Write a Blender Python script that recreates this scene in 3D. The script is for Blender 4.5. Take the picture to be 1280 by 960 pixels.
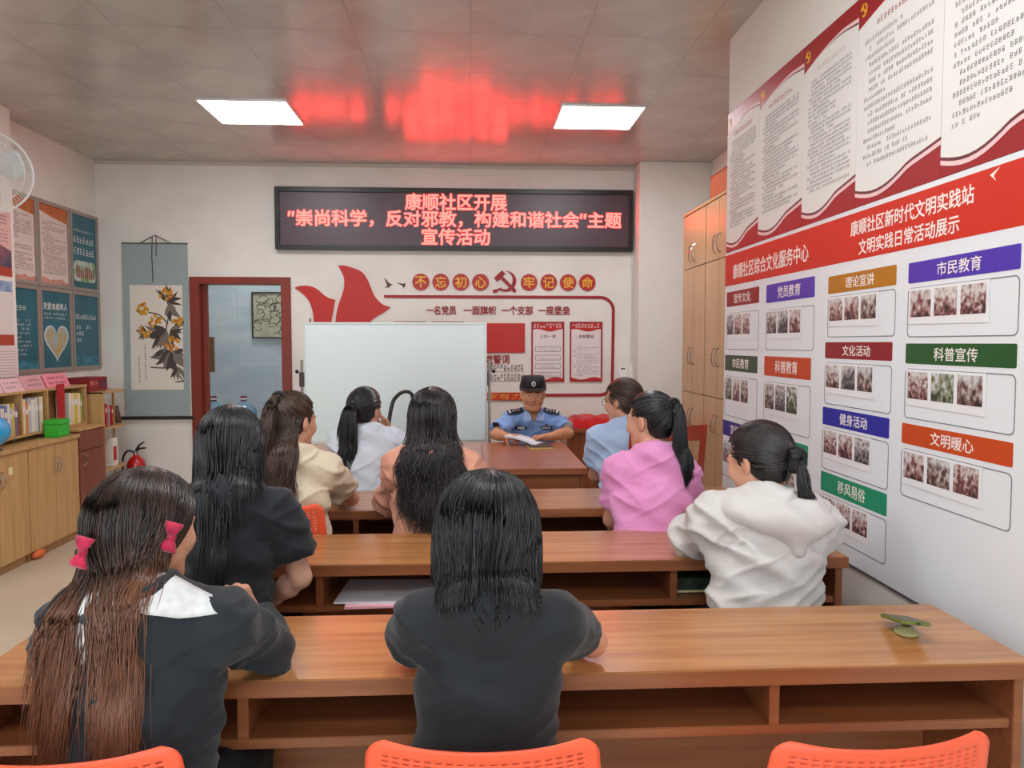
import bpy, bmesh, math, random
import numpy as np
from mathutils import Vector, Matrix, Euler

for o in list(bpy.data.objects): bpy.data.objects.remove(o)
SC = bpy.context.scene
COL = SC.collection
R = math.radians

# ---------------------------------------------------------------- camera
cam_d = bpy.data.cameras.new('camera'); cam = bpy.data.objects.new('camera', cam_d); COL.objects.link(cam)
cam.location = (0, 0, 1.5)
cam_d.sensor_width = 36.0; cam_d.lens = 961.0 / 1280.0 * 36.0
cam.rotation_euler = Euler((R(90 - 3.038), 0, R(-3.152)), 'XYZ')
cam_d.clip_start = 0.05
SC.camera = cam
# ---------------------------------------------------------------- world: soft daylight fill, let in by leaving the front wall unbuilt
W = bpy.data.worlds.new('world'); SC.world = W; W.use_nodes = True
wb = W.node_tree.nodes['Background']; wb.inputs[0].default_value = (0.86, 0.93, 1.0, 1); wb.inputs[1].default_value = 2.3
# ---------------------------------------------------------------- exposure and lamp strengths
SC.view_settings.view_transform = 'Standard'; SC.view_settings.look = 'None'
SC.view_settings.gamma = 1.0; SC.view_settings.exposure = 0.2; SC.view_settings.use_curve_mapping = False
PANEL = 20.0        # ceiling panel emission
LED = 13.0          # red dots of the LED sign
SC.cycles.max_bounces = 6; SC.cycles.diffuse_bounces = 4; SC.cycles.glossy_bounces = 3
SC.cycles.sample_clamp_indirect = 6.0
SC.cycles.use_denoising = True
# ---------------------------------------------------------------- materials
def lin(c):
    if isinstance(c, str):
        c = [int(c[i:i + 2], 16) / 255 for i in (0, 2, 4)]
    return tuple((x / 12.92 if x <= 0.04045 else ((x + 0.055) / 1.055) ** 2.4) for x in c[:3]) + (1.0,)
_M = {}
def mat(name, col, rough=0.5, spec=0.5, metal=0.0, noise=None, bump=None, coat=0.0, emit=None, trans=0.0, alpha=1.0, sheen=0.0):
    """noise=(scale, other_colour, (sx,sy,sz)); bump=(scale, strength)"""
    if name in _M: return _M[name]
    m = bpy.data.materials.new(name); m.use_nodes = True; _M[name] = m
    nt = m.node_tree; b = nt.nodes['Principled BSDF']
    b.inputs['Base Color'].default_value = lin(col); b.inputs['Roughness'].default_value = rough
    b.inputs['Specular IOR Level'].default_value = spec; b.inputs['Metallic'].default_value = metal
    b.inputs['Coat Weight'].default_value = coat; b.inputs['Coat Roughness'].default_value = 0.15
    b.inputs['Transmission Weight'].default_value = trans; b.inputs['Alpha'].default_value = alpha
    if sheen: b.inputs['Sheen Weight'].default_value = sheen
    if emit:
        b.inputs['Emission Color'].default_value = tuple(emit[0]) + (1,); b.inputs['Emission Strength'].default_value = emit[1]
    tc = None
    if noise or bump:
        tc = nt.nodes.new('ShaderNodeTexCoord')
    if noise:
        mp = nt.nodes.new('ShaderNodeMapping'); mp.inputs['Scale'].default_value = noise[2] if len(noise) > 2 else (1, 1, 1)
        nt.links.new(tc.outputs['Object'], mp.inputs[0])
        n = nt.nodes.new('ShaderNodeTexNoise'); n.inputs['Scale'].default_value = noise[0]; n.inputs['Detail'].default_value = 4
        nt.links.new(mp.outputs[0], n.inputs['Vector'])
        rp = nt.nodes.new('ShaderNodeMapRange'); rp.inputs[1].default_value = 0.36; rp.inputs[2].default_value = 0.64
        nt.links.new(n.outputs[0], rp.inputs[0])
        mx = nt.nodes.new('ShaderNodeMix'); mx.data_type = 'RGBA'
        mx.inputs[6].default_value = lin(col); mx.inputs[7].default_value = lin(noise[1])
        nt.links.new(rp.outputs[0], mx.inputs[0]); nt.links.new(mx.outputs[2], b.inputs['Base Color'])
    if bump:
        n2 = nt.nodes.new('ShaderNodeTexNoise'); n2.inputs['Scale'].default_value = bump[0]; n2.inputs['Detail'].default_value = 3
        nt.links.new(tc.outputs['Object'], n2.inputs['Vector'])
        bp = nt.nodes.new('ShaderNodeBump'); bp.inputs['Strength'].default_value = bump[1]; bp.inputs['Distance'].default_value = 0.01
        nt.links.new(n2.outputs[0], bp.inputs['Height']); nt.links.new(bp.outputs[0], b.inputs['Normal'])
    return m

# ---------------------------------------------------------------- objects
def tag(o, label=None, cat=None, group=None, kind=None):
    if label: o['label'] = label
    if cat: o['category'] = cat
    if group: o['group'] = group
    if kind: o['kind'] = kind
    return o
def thing(name, label, cat, loc=(0, 0, 0), rz=0.0, group=None):
    o = bpy.data.objects.new(name, None); COL.objects.link(o)
    o.empty_display_size = 0.1; o.location = loc; o.rotation_euler = (0, 0, rz)
    return tag(o, label, cat, group)
def chain(o):
    m = Matrix.Identity(4)
    while o is not None:
        m = o.matrix_basis @ m; o = o.parent
    return m
def link_mesh(name, me, parent=None, world=True):
    o = bpy.data.objects.new(name, me); COL.objects.link(o)
    if parent is not None:
        o.parent = parent
        if world: me.transform(chain(parent).inverted())
    return o
def copy_tree(o, parent=None):
    c = o.copy(); COL.objects.link(c); c.parent = parent
    for ch in list(o.children): copy_tree(ch, c)
    return c

class Wall:
    def __init__(s, o, right, up=(0, 0, 1)):
        s.o = Vector(o); s.r = Vector(right); s.u = Vector(up); s.n = s.r.cross(s.u)
    def __call__(s, u, v, w=0.0): return s.o + s.r * u + s.u * v + s.n * w
    def mat(s, u, v, w=0.0):
        m = Matrix((s.r, s.u, s.n)).transposed().to_4x4(); m.translation = s(u, v, w); return m

class MB:
    def __init__(s): s.v = []; s.f = []; s.m = []; s.cur = 0
    def add(s, vs, fs):
        b = len(s.v); s.v += [tuple(p) for p in vs]; s.f += [tuple(b + i for i in f) for f in fs]; s.m += [s.cur] * len(fs)
    def box(s, x0, x1, y0, y1, z0, z1, M=None):
        vs = [Vector((x, y, z)) for z in (z0, z1) for y in (y0, y1) for x in (x0, x1)]
        if M is not None: vs = [M @ p for p in vs]
        s.add(vs, [(0, 2, 3, 1), (4, 5, 7, 6), (0, 1, 5, 4), (2, 6, 7, 3), (1, 3, 7, 5), (0, 4, 6, 2)])
        return s
    def prism(s, wall, pts, w0, w1):
        n = len(pts); a = sum(pts[i][0] * pts[(i + 1) % n][1] - pts[(i + 1) % n][0] * pts[i][1] for i in range(n))
        if a < 0: pts = pts[::-1]
        vs = [wall(u, v, w0) for u, v in pts] + [wall(u, v, w1) for u, v in pts]
        s.add(vs, [tuple(range(n - 1, -1, -1)), tuple(range(n, 2 * n))] + [(i, (i + 1) % n, n + (i + 1) % n, n + i) for i in range(n)])
        return s
    def ring(s, wall, outer, inner, w0, w1):
        n = len(outer)
        vs = [wall(u, v, w) for w in (w0, w1) for pl in (outer, inner) for u, v in pl]
        fs = []
        for i in range(n):
            j = (i + 1) % n
            fs += [(2 * n + i, 2 * n + j, 3 * n + j, 3 * n + i), (i, j, 2 * n + j, 2 * n + i), (n + j, n + i, 3 * n + i, 3 * n + j)]
        s.add(vs, fs); return s
    def tube(s, pts, r, n=8, closed=False, cap=True):
        pts = [Vector(p) for p in pts]; N = len(pts)
        rs = r if isinstance(r, (list, tuple)) else [r] * N
        prev = None; vs = []
        for i, p in enumerate(pts):
            a = pts[(i - 1) % N] if (closed or i > 0) else p; b = pts[(i + 1) % N] if (closed or i < N - 1) else p
            t = (b - a).normalized()
            if prev is None:
                ref = Vector((0, 0, 1)) if abs(t.z) < 0.9 else Vector((1, 0, 0)); x = t.cross(ref).normalized()
            else:
                x = (prev - t * prev.dot(t)).normalized()
            prev = x; y = t.cross(x)
            for k in range(n):
                an = 2 * math.pi * k / n; vs.append(p + (x * math.cos(an) + y * math.sin(an)) * rs[i])
        fs = []
        for i in range(N if closed else N - 1):
            j = (i + 1) % N
            for k in range(n):
                l = (k + 1) % n; fs.append((i * n + k, i * n + l, j * n + l, j * n + k))
        if cap and not closed:
            fs += [tuple(range(n - 1, -1, -1)), tuple((N - 1) * n + k for k in range(n))]
        s.add(vs, fs); return s
    def lathe(s, prof, M, n=24, cap=True):
        vs = []; fs = []
        for r, z in prof:
            for k in range(n):
                a = 2 * math.pi * k / n; vs.append(M @ Vector((r * math.cos(a), r * math.sin(a), z)))
        for i in range(len(prof) - 1):
            for k in range(n):
                l = (k + 1) % n; fs.append((i * n + k, i * n + l, (i + 1) * n + l, (i + 1) * n + k))
        if cap: fs += [tuple(range(n - 1, -1, -1)), tuple((len(prof) - 1) * n + k for k in range(n))]
        s.add(vs, fs); return s
    def ball(s, c, r, nu=20, nv=12, M=None):
        r = r if isinstance(r, (tuple, list)) else (r, r, r); M = M or Matrix.Identity(4)
        vs = []; c = Vector(c)
        for i in range(1, nv):
            t = math.pi * i / nv
            for k in range(nu):
                a = 2 * math.pi * k / nu
                vs.append(c + (M @ Vector((r[0] * math.sin(t) * math.cos(a), r[1] * math.sin(t) * math.sin(a), r[2] * math.cos(t)))))
        fs = []
        for i in range(nv - 2):
            for k in range(nu):
                l = (k + 1) % nu; fs.append((i * nu + k, (i + 1) * nu + k, (i + 1) * nu + l, i * nu + l))
        top = len(vs); vs.append(c + (M @ Vector((0, 0, r[2])))); vs.append(c - (M @ Vector((0, 0, r[2]))))
        for k in range(nu):
            l = (k + 1) % nu; fs.append((k, l, top)); fs.append(((nv - 2) * nu + l, (nv - 2) * nu + k, top + 1))
        s.add(vs, fs); return s
    def build(s, name, m, parent=None, world=True, bevel=0.0, smooth=35, seg=2, solid=None):
        me = bpy.data.meshes.new(name); me.from_pydata(s.v, [], s.f)
        for x in (m if isinstance(m, (list, tuple)) else [m]): me.materials.append(x)
        me.polygons.foreach_set('material_index', s.m)
        if bevel:
            bm = bmesh.new(); bm.from_mesh(me)
            bmesh.ops.bevel(bm, geom=[e for e in bm.edges if len(e.link_faces) == 2 and e.calc_face_angle(0) > 0.5], offset=bevel, segments=seg, affect='EDGES', clamp_overlap=True)
            bm.to_mesh(me); bm.free()
        if smooth:
            me.polygons.foreach_set('use_smooth', [True] * len(me.polygons)); me.set_sharp_from_angle(angle=R(smooth))
        me.update()
        o = link_mesh(name, me, parent, world)
        if solid:
            md = o.modifiers.new('solid', 'SOLIDIFY'); md.thickness = solid; md.offset = 0
        return o

def rrect(u0, u1, v0, v1, r=0.01, n=4):
    pts = []
    for cx, cy, a0 in ((u1 - r, v1 - r, 0), (u0 + r, v1 - r, 90), (u0 + r, v0 + r, 180), (u1 - r, v0 + r, 270)):
        for k in range(n + 1):
            a = R(a0 + 90 * k / n); pts.append((cx + r * math.cos(a), cy + r * math.sin(a)))
    return pts
def circ(u, v, r, n=28): return [(u + r * math.cos(2 * math.pi * k / n), v + r * math.sin(2 * math.pi * k / n)) for k in range(n)]
def spline(pts, n=8, closed=True):
    out = []; N = len(pts)
    for i in range(N if closed else N - 1):
        g = (lambda k: pts[k % N]) if closed else (lambda k: pts[min(max(k, 0), N - 1)])
        p0, p1, p2, p3 = g(i - 1), g(i), g(i + 1), g(i + 2)
        for k in range(n):
            t = k / n
            out.append(tuple(0.5 * (2 * b + (c - a) * t + (2 * a - 5 * b + 4 * c - d) * t * t + (3 * b - a - 3 * c + d) * t ** 3) for a, b, c, d in zip(p0, p1, p2, p3)))
    if not closed: out.append(tuple(pts[-1]))
    return out

def text(name, s, M, w, h, m, parent=None, bold=0.012, extrude=0.001, spacing=1.0, world=True, keep=False):
    """lettering centred at matrix M, fitted into w x h metres (h is the full height of the glyphs)"""
    cu = bpy.data.curves.new(name, 'FONT'); cu.body = s; cu.size = 1.0; cu.align_x = 'CENTER'
    cu.resolution_u = 2; cu.space_character = spacing
    ob = bpy.data.objects.new(name, cu); COL.objects.link(ob)
    dg = bpy.context.evaluated_depsgraph_get(); dg.update()
    me = bpy.data.meshes.new_from_object(ob.evaluated_get(dg))
    bpy.data.objects.remove(ob); bpy.data.curves.remove(cu)
    co = np.zeros(len(me.vertices) * 3); me.vertices.foreach_get('co', co); co = co.reshape(-1, 3)
    lo, hi = co.min(0), co.max(0)
    k = np.array([w / (hi[0] - lo[0]), h / max(hi[1] - lo[1], 1e-6), 1.0])
    if keep: k[1] = k[0]
    co = (co - (lo + hi) / 2) * k; co[:, 2] = 0
    me.vertices.foreach_set('co', co.ravel())
    if bold:                                  # heavier strokes: the same glyphs laid a hair's breadth apart
        sh = bold * h; bm = bmesh.new()
        for i, (dx, dy) in enumerate(((0, 0), (1, 0), (-1, 0), (0, 1), (0, -1), (.7, .7), (-.7, -.7))):
            m2 = me.copy(); m2.transform(Matrix.Translation((dx * sh, dy * sh, i * 2e-5))); bm.from_mesh(m2); bpy.data.meshes.remove(m2)
        bm.to_mesh(me); bm.free()
    me.transform(M)
    me.materials.clear(); me.materials.append(m)
    n = M.to_3x3().col[2]
    if extrude:
        bm = bmesh.new(); bm.from_mesh(me)
        g = bmesh.ops.extrude_face_region(bm, geom=bm.faces[:])
        bmesh.ops.translate(bm, verts=[e for e in g['geom'] if isinstance(e, bmesh.types.BMVert)], vec=n * extrude)
        bmesh.ops.recalc_face_normals(bm, faces=bm.faces[:])
        bm.to_mesh(me); bm.free()
    me.update()
    return link_mesh(name, me, parent, world)

def glyph(mb, wall, u, v, s, w, rnd, aspect=1.0):
    """one illegible printed character: a few strokes in an s x s cell"""
    t = s * 0.115
    for k in range(rnd.choice((2, 3, 3))):
        y = v + s * (0.12 + 0.34 * k) + rnd.uniform(-.04, .04) * s; a = rnd.uniform(0.02, 0.3) * s * aspect; b = rnd.uniform(0.7, 0.95) * s * aspect
        mb.add([wall(u + a, y, w), wall(u + b, y, w), wall(u + b, y + t, w), wall(u + a, y + t, w)], [(0, 1, 2, 3)])
    for k in range(rnd.choice((1, 2, 2))):
        x = u + s * aspect * (0.2 + 0.45 * k + rnd.uniform(0, .12)); a = rnd.uniform(0.02, .3) * s; b = rnd.uniform(.7, .95) * s
        mb.add([wall(x, v + a, w), wall(x + t, v + a, w), wall(x + t, v + b, w), wall(x, v + b, w)], [(0, 1, 2, 3)])
def print_lines(mb, wall, u0, u1, vtop, vbot, nl, s, w, seed, indent=True, fill=0.9, aspect=1.0, limits=None):
    rnd = random.Random(seed); pitch = (vtop - vbot) / nl
    for i in range(nl):
        v = vtop - pitch * (i + 1) + (pitch - s) * .5
        a, b = u0, u1
        if limits:
            a, b = limits(v, a, b)
        full = rnd.random()
        end = b if full < 0.6 else a + (b - a) * rnd.uniform(.25, .9)
        x = a + (2 * s * aspect if indent and full < .45 else 0)
        while x + s * aspect < end:
            if rnd.random() < fill: glyph(mb, wall, x, v, s, w, rnd, aspect)
            x += s * aspect * 1.08
# ================================================================ the room
XL, XR, YB, YF, ZC = -3.41, 1.43, 7.3, -3.0, 3.16     # left wall, right wall, back wall, front left unwalled, ceiling
M_wall = mat('painted_wall', 'eeede7', .8, .2, noise=(2.2, 'e7e5de'), bump=(30, .04))
M_floor = mat('floor_tile', 'd9cbb6', .3, .4, noise=(1.5, 'cdbfa8'))
M_white = mat('white_paint', 'f2f1ee', .6)

def struct(name, mb, m, **k): return tag(mb.build(name, m, smooth=0, **k), kind='structure')

def ceiling_material():
    m = bpy.data.materials.new('ceiling_panel'); m.use_nodes = True; nt = m.node_tree; b = nt.nodes['Principled BSDF']
    tc = nt.nodes.new('ShaderNodeTexCoord'); sp = nt.nodes.new('ShaderNodeSeparateXYZ'); nt.links.new(tc.outputs['Object'], sp.inputs[0])
    def math_(op, a, b_=None, v=None):
        n = nt.nodes.new('ShaderNodeMath'); n.operation = op
        for i, x in enumerate((a, b_)):
            if x is None: continue
            if isinstance(x, (int, float)): n.inputs[i].default_value = x
            else: nt.links.new(x, n.inputs[i])
        return n.outputs[0]
    fu = math_('FRACT', math_('DIVIDE', math_('ADD', sp.outputs[0], 20 * .62 - .01), .62))
    fv = math_('FRACT', math_('DIVIDE', math_('ADD', sp.outputs[1], 20 * .6 - 5.42 + 12 * .6 - 6.0), .6))
    du = math_('ABSOLUTE', math_('SUBTRACT', fu, .5)); dv = math_('ABSOLUTE', math_('SUBTRACT', fv, .5))
    dia = math_('LESS_THAN', math_('ADD', du, dv), .5)            # printed diamond on every panel
    quad = math_('GREATER_THAN', math_('MULTIPLY', math_('SUBTRACT', fu, .5), math_('SUBTRACT', fv, .5)), 0.0)
    mix = math_('MULTIPLY', math_('ADD', math_('MULTIPLY', dia, .6), math_('MULTIPLY', quad, .4)), 1.0)
    seam = math_('GREATER_THAN', math_('MAXIMUM', du, dv), .4965)
    n = nt.nodes.new('ShaderNodeTexNoise'); n.inputs['Scale'].default_value = 45; nt.links.new(tc.outputs['Object'], n.inputs['Vector'])
    f = math_('ADD', mix, math_('MULTIPLY', math_('SUBTRACT', n.outputs[0], .5), .5))
    mx = nt.nodes.new('ShaderNodeMix'); mx.data_type = 'RGBA'; nt.links.new(f, mx.inputs[0])
    mx.inputs[6].default_value = lin('b4aea8'); mx.inputs[7].default_value = lin('beb8b2')
    m2 = nt.nodes.new('ShaderNodeMix'); m2.data_type = 'RGBA'; nt.links.new(seam, m2.inputs[0])
    nt.links.new(mx.outputs[2], m2.inputs[6]); m2.inputs[7].default_value = lin('98918b')
    nt.links.new(m2.outputs[2], b.inputs['Base Color'])
    b.inputs['Roughness'].default_value = .2; b.inputs['IOR'].default_value = 2.1
    n2 = nt.nodes.new('ShaderNodeTexNoise'); n2.inputs['Scale'].default_value = 3.0; nt.links.new(tc.outputs['Object'], n2.inputs['Vector'])
    bp = nt.nodes.new('ShaderNodeBump'); bp.inputs['Strength'].default_value = .12; bp.inputs['Distance'].default_value = .02
    nt.links.new(n2.outputs[0], bp.inputs['Height']); nt.links.new(bp.outputs[0], b.inputs['Normal'])
    return m

mb = MB(); mb.box(-3.9, 2.4, YF, 9.2, -.1, 0); struct('floor', mb, M_floor)
mb = MB(); mb.box(-3.9, 2.4, YF, 9.2, ZC, ZC + .1); struct('ceiling', mb, ceiling_material())
# back wall with the door opening (x -2.575..-1.663, height 2.107)
DX0, DX1, DZ = -2.575, -1.665, 2.107
mb = MB()
mb.box(XL - .1, DX0, YB, YB + .14, 0, ZC).box(DX1, 2.3, YB, YB + .14, 0, ZC).box(DX0, DX1, YB, YB + .14, DZ, ZC)
struct('wall_back', mb, M_wall)
mb = MB(); mb.box(XL - .1, XL, YF, YB, 0, ZC); struct('wall_left', mb, M_wall)
mb = MB(); mb.box(XR, XR + .16, YF, 4.235, 0, ZC); struct('wall_right', mb, M_wall)
mb = MB(); mb.box(2.22, 2.3, 4.235, YB, 0, ZC); struct('wall_recess', mb, M_wall)
mb = MB(); mb.box(XR + .16, 2.3, 4.155, 4.235, 0, ZC); struct('wall_return', mb, M_wall)
mb = MB(); mb.box(XL, -3.25, 4.9, 5.735, 0, ZC); struct('trim_1', mb, M_wall, bevel=.006)           # pilaster on the left wall
mb = MB(); mb.box(1.56, 2.22, 7.05, YB, 0, ZC); struct('trim_2', mb, M_wall, bevel=.006)           # pilaster in the back right corner
mb = MB(); mb.box(XL, 1.56, YB - .012, YB, ZC - .03, ZC); struct('trim_3', mb, mat('ceiling_edge', 'cfc6bd', .5))
# door frame
M_door = mat('door_frame_red', '8c3220', .4, .5, noise=(3, '7b2a1b', (1, 1, .2)))
mb = MB()
for u0, u1, v0, v1 in ((DX0 - .005, DX0 + .085, 0, DZ + .005), (DX1 - .085, DX1 + .005, 0, DZ + .005), (DX0 + .085, DX1 - .085, DZ - .06, DZ + .005)):
    mb.box(u0, u1, YB - .025, YB + .165, v0, v1)
mb.box(DX0 + .085, DX0 + .125, YB + .06, YB + .11, 0, DZ - .06)
struct('door_1', mb, M_door, bevel=.004)
# room behind the door
M_tile = mat('pale_blue_tile', 'c6d0d4', .25, .5, noise=(3.5, 'b6c3c9', (1, 1, 2.2)))
mb = MB(); mb.box(-3.6, -.6, 9.0, 9.1, 0, ZC); struct('wall_pantry', mb, M_tile)
mb = MB(); mb.box(-3.7, -3.6, YB + .14, 9.1, 0, ZC).box(-.6, -.5, YB + .14, 9.1, 0, ZC); struct('wall_pantry_sides', mb, M_tile)
mb = MB()
for k in range(1, 5): mb.box(-3.6, -.6, 8.9985, 9.0, .6 * k + .1, .6 * k + .104)
for k in range(0, 8): mb.box(-3.5 + .42 * k, -3.496 + .42 * k, 8.9985, 9.0, 0, ZC)
struct('trim_4', mb, mat('tile_joint', 'aab7bd', .6))

# ---------------------------------------------------------------- ceiling lights
M_panel = mat('light_diffuser', 'ffffff', .5, emit=((.97, .985, 1.0), PANEL))
M_alu = mat('white_aluminium', 'e8e8e8', .35, .5, .3)
def ceiling_light(x0, x1, y0, y1, label):
    t = thing('ceiling_light', label, 'ceiling light', ((x0 + x1) / 2, (y0 + y1) / 2, ZC), 0, 'square ceiling panels')
    W_ = Wall((0, 0, ZC), (1, 0, 0), (0, -1, 0))       # faces down
    mb = MB(); mb.ring(W_, rrect(x0, x1, -y1, -y0, .004), rrect(x0 + .014, x1 - .014, -y1 + .014, -y0 - .014, .003), 0, .012); mb.build('frame', M_alu, t)
    mb = MB(); mb.prism(W_, [(x0 + .014, -y1 + .014), (x1 - .014, -y1 + .014), (x1 - .014, -y0 - .014), (x0 + .014, -y0 - .014)], .001, .007); mb.build('diffuser', M_panel, t, smooth=0)
ceiling_light(-1.86, -1.24, 5.42, 6.0, 'lit square ceiling panel on the left, nearer the door')
ceiling_light(.64, 1.245, 5.41, 5.99, 'lit square ceiling panel on the right, above the police officer')
ceiling_light(-1.86, -1.24, 1.82, 2.40, 'added unseen ceiling panel lighting the left front desk')  # out-of-view panel, added to light the left desks
ceiling_light(.02, .62, 1.81, 2.39, 'added unseen ceiling panel lighting the right front desk')  # added out of view for the right desks, kept clear of the poster wall
ceiling_light(-1.86, -1.24, -1.2, -.6, 'added unseen ceiling panel behind the camera, left')  # fill panel added behind the camera, left side
ceiling_light(-2.4, -1.8, 8.0, 8.5, 'added unseen ceiling panel brightening the tiled room behind the door')  # added to brighten the tiled room; no lamp is visible in there
ceiling_light(.02, .62, -1.2, -.6, 'added unseen ceiling panel behind the camera, right')  # second fill panel added behind the camera, right side
# ================================================================ furniture
def wood(name, a, b, axis=0, rough=.3, coat=.3, scale=1.0):
    s = [22 * scale] * 3; s[axis] = 1.3 * scale
    return mat(name, a, rough, .5, noise=(1.6, b, tuple(s)), coat=coat)
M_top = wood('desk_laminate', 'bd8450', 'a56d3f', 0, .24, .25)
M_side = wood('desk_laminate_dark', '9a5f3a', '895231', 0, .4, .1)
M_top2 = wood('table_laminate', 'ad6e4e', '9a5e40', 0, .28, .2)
M_steel = mat('dark_steel', '2c2c2e', .4, .5, .6)
M_chrome = mat('chrome', 'c8c8c8', .2, .5, 1.0)

def desk(x0, x1, y0, y1, label, group):
    t = thing('training_desk', label, 'desk', ((x0 + x1) / 2, (y0 + y1) / 2, 0), 0, group)
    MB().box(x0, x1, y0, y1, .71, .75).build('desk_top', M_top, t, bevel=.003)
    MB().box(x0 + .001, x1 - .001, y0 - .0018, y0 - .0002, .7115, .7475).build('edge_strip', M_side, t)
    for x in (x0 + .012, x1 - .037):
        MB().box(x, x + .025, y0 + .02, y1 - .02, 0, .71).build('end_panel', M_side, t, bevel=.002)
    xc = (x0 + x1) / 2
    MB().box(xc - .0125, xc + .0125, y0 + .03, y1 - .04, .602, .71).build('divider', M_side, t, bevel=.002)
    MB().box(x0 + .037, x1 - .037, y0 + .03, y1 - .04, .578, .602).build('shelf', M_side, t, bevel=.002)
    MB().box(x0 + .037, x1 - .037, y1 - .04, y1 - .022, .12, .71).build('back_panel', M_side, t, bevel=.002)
    return t
rows = [(1.70, 2.11, 'front row nearest the camera'), (2.595, 3.02, 'middle row'), (3.44, 3.92, 'farthest row')]
G = 'two compartment wooden training desks in three rows'
dl = [('long wooden desk at bottom left with long brown haired woman leaning on it', 'long wooden desk with open shelf by the white wall, green phone lying on it'),
      ('middle row wooden desk on the left holding papers in its open shelf', 'middle row wooden desk on the right where the hooded white jacket leans'),
      ('far row wooden desk on the left where the cream blouse elbow rests', 'far row wooden desk on the right in front of the pink shirt')]
for (y0, y1, nm), (la, lb) in zip(rows, dl):
    desk(-1.13, .098, y0, y1, la, G); desk(.1, 1.328, y0, y1, lb, G)

def table(x0, x1, y0, y1, label):
    t = thing('meeting_table', label, 'table', ((x0 + x1) / 2, (y0 + y1) / 2, 0), 0, 'wooden tables pushed together at the front')
    MB().box(x0, x1, y0, y1, .712, .75).build('table_top', M_top2, t, bevel=.003)
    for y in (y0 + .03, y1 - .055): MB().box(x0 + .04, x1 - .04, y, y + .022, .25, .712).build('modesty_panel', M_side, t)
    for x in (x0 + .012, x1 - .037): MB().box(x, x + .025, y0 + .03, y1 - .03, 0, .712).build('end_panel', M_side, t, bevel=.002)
table(.086, .705, 4.55, 5.79, 'wooden front table the police officer sits at, rightmost of three')
table(-.536, .083, 4.55, 5.79, 'middle wooden front table under the whiteboard, left of the officer')
table(-1.158, -.539, 4.55, 5.79, 'leftmost wooden front table beside the light blue shirted woman')

# desk with the red cloth against the back wall
t = thing('side_desk', 'brown wooden desk against back wall under a red cloth', 'desk', (1.15, 7.0, 0))
M_brown = wood('brown_desk', 'a15a2e', '8a4a26', 0, .35)
MB().box(.84, 1.5, 6.72, 7.28, .71, .745).build('desk_top', M_brown, t, bevel=.003)
MB().box(.86, 1.48, 6.75, 7.26, 0, .71).build('cabinet_body', wood('brown_desk_front', '8f4d24', '7a4020', 2, .4), t, bevel=.003)
# folded red cloth
def cloth_heap(name, x0, x1, y0, y1, z, h, seed, m):
    rnd = random.Random(seed); nx, ny = 40, 24; vs = []; fs = []
    for j in range(ny + 1):
        for i in range(nx + 1):
            u, v = i / nx, j / ny
            e = min(1, 8 * min(u, 1 - u)) ** .5 * min(1, 6 * min(v, 1 - v)) ** .5
            hh = h * e * (.75 + .25 * math.sin(9 * u + 2.3 * v) * math.cos(4 * v + 3 * u)) + .004 * math.sin(40 * u + 9 * v) * e
            vs.append((x0 + (x1 - x0) * u, y0 + (y1 - y0) * v, z + hh))
    for j in range(ny):
        for i in range(nx):
            a = j * (nx + 1) + i; fs.append((a, a + 1, a + nx + 2, a + nx + 1))
    # closed underside
    n = len(vs); vs += [(x0, y0, z), (x1, y0, z), (x1, y1, z), (x0, y1, z)]; fs.append((n + 3, n + 2, n + 1, n))
    mb = MB(); mb.add(vs, fs); return mb.build(name, m)
tag(cloth_heap('red_cloth', .87, 1.46, 6.76, 7.24, .746, .10, 3, mat('red_cloth', 'c4161b', .7, .2, sheen=.3)), 'folded bright red cloth lying on the brown desk by back wall', 'cloth')

# ---------------------------------------------------------------- orange plastic chairs
M_orange = mat('orange_plastic', 'f4623f', .4, .5)
M_leg = mat('black_chair_leg', '1c1c1e', .4, .5)
def chair_back_mesh():
    ncol, nrow = 19, 16; Wd, z0, z1 = .40, .50, .80
    us = []; vs_ = []
    pu = .0185; x = -Wd / 2; us = [-.2, -.19, -.181]
    xs = -ncol * pu / 2
    for c in range(ncol): us += [xs + c * pu + .004, xs + (c + 1) * pu - .004]
    us += [.181, .19, .2]
    vz = [z0, z0 + .01]; pv = .0105; top = z1 - .019
    for r in range(nrow): vz.append(top - (nrow - r) * pv + .003); vz.append(top - (nrow - r - 1) * pv - .003)
    vz += [z1 - .012, z1 - .007, z1 - .003, z1]
    mb = MB(); idx = {}
    rc = .03
    for j, z in enumerate(vz):
        hw = .2 + (.025 * (z1 - z) / (z1 - z0))
        d = max(0, z - (z1 - rc)); cut = rc - math.sqrt(max(rc * rc - d * d, 0))
        for i, u in enumerate(us):
            k = u / .2; X = k * (hw - cut)
            Y = .036 * k * k - .06 * (z - z0) / (z1 - z0) - .0
            idx[i, j] = len(mb.v); mb.v.append((X, Y - .20, z + .008 * k * k))
    for j in range(len(vz) - 1):
        for i in range(len(us) - 1):
            hole = 3 <= i < len(us) - 3 and (i - 3) % 2 == 0 and j >= 2 and (j - 2) % 2 == 0 and j < len(vz) - 4
            if hole: continue
            mb.f.append((idx[i, j], idx[i + 1, j], idx[i + 1, j + 1], idx[i, j + 1])); mb.m.append(0)
    return mb
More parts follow.
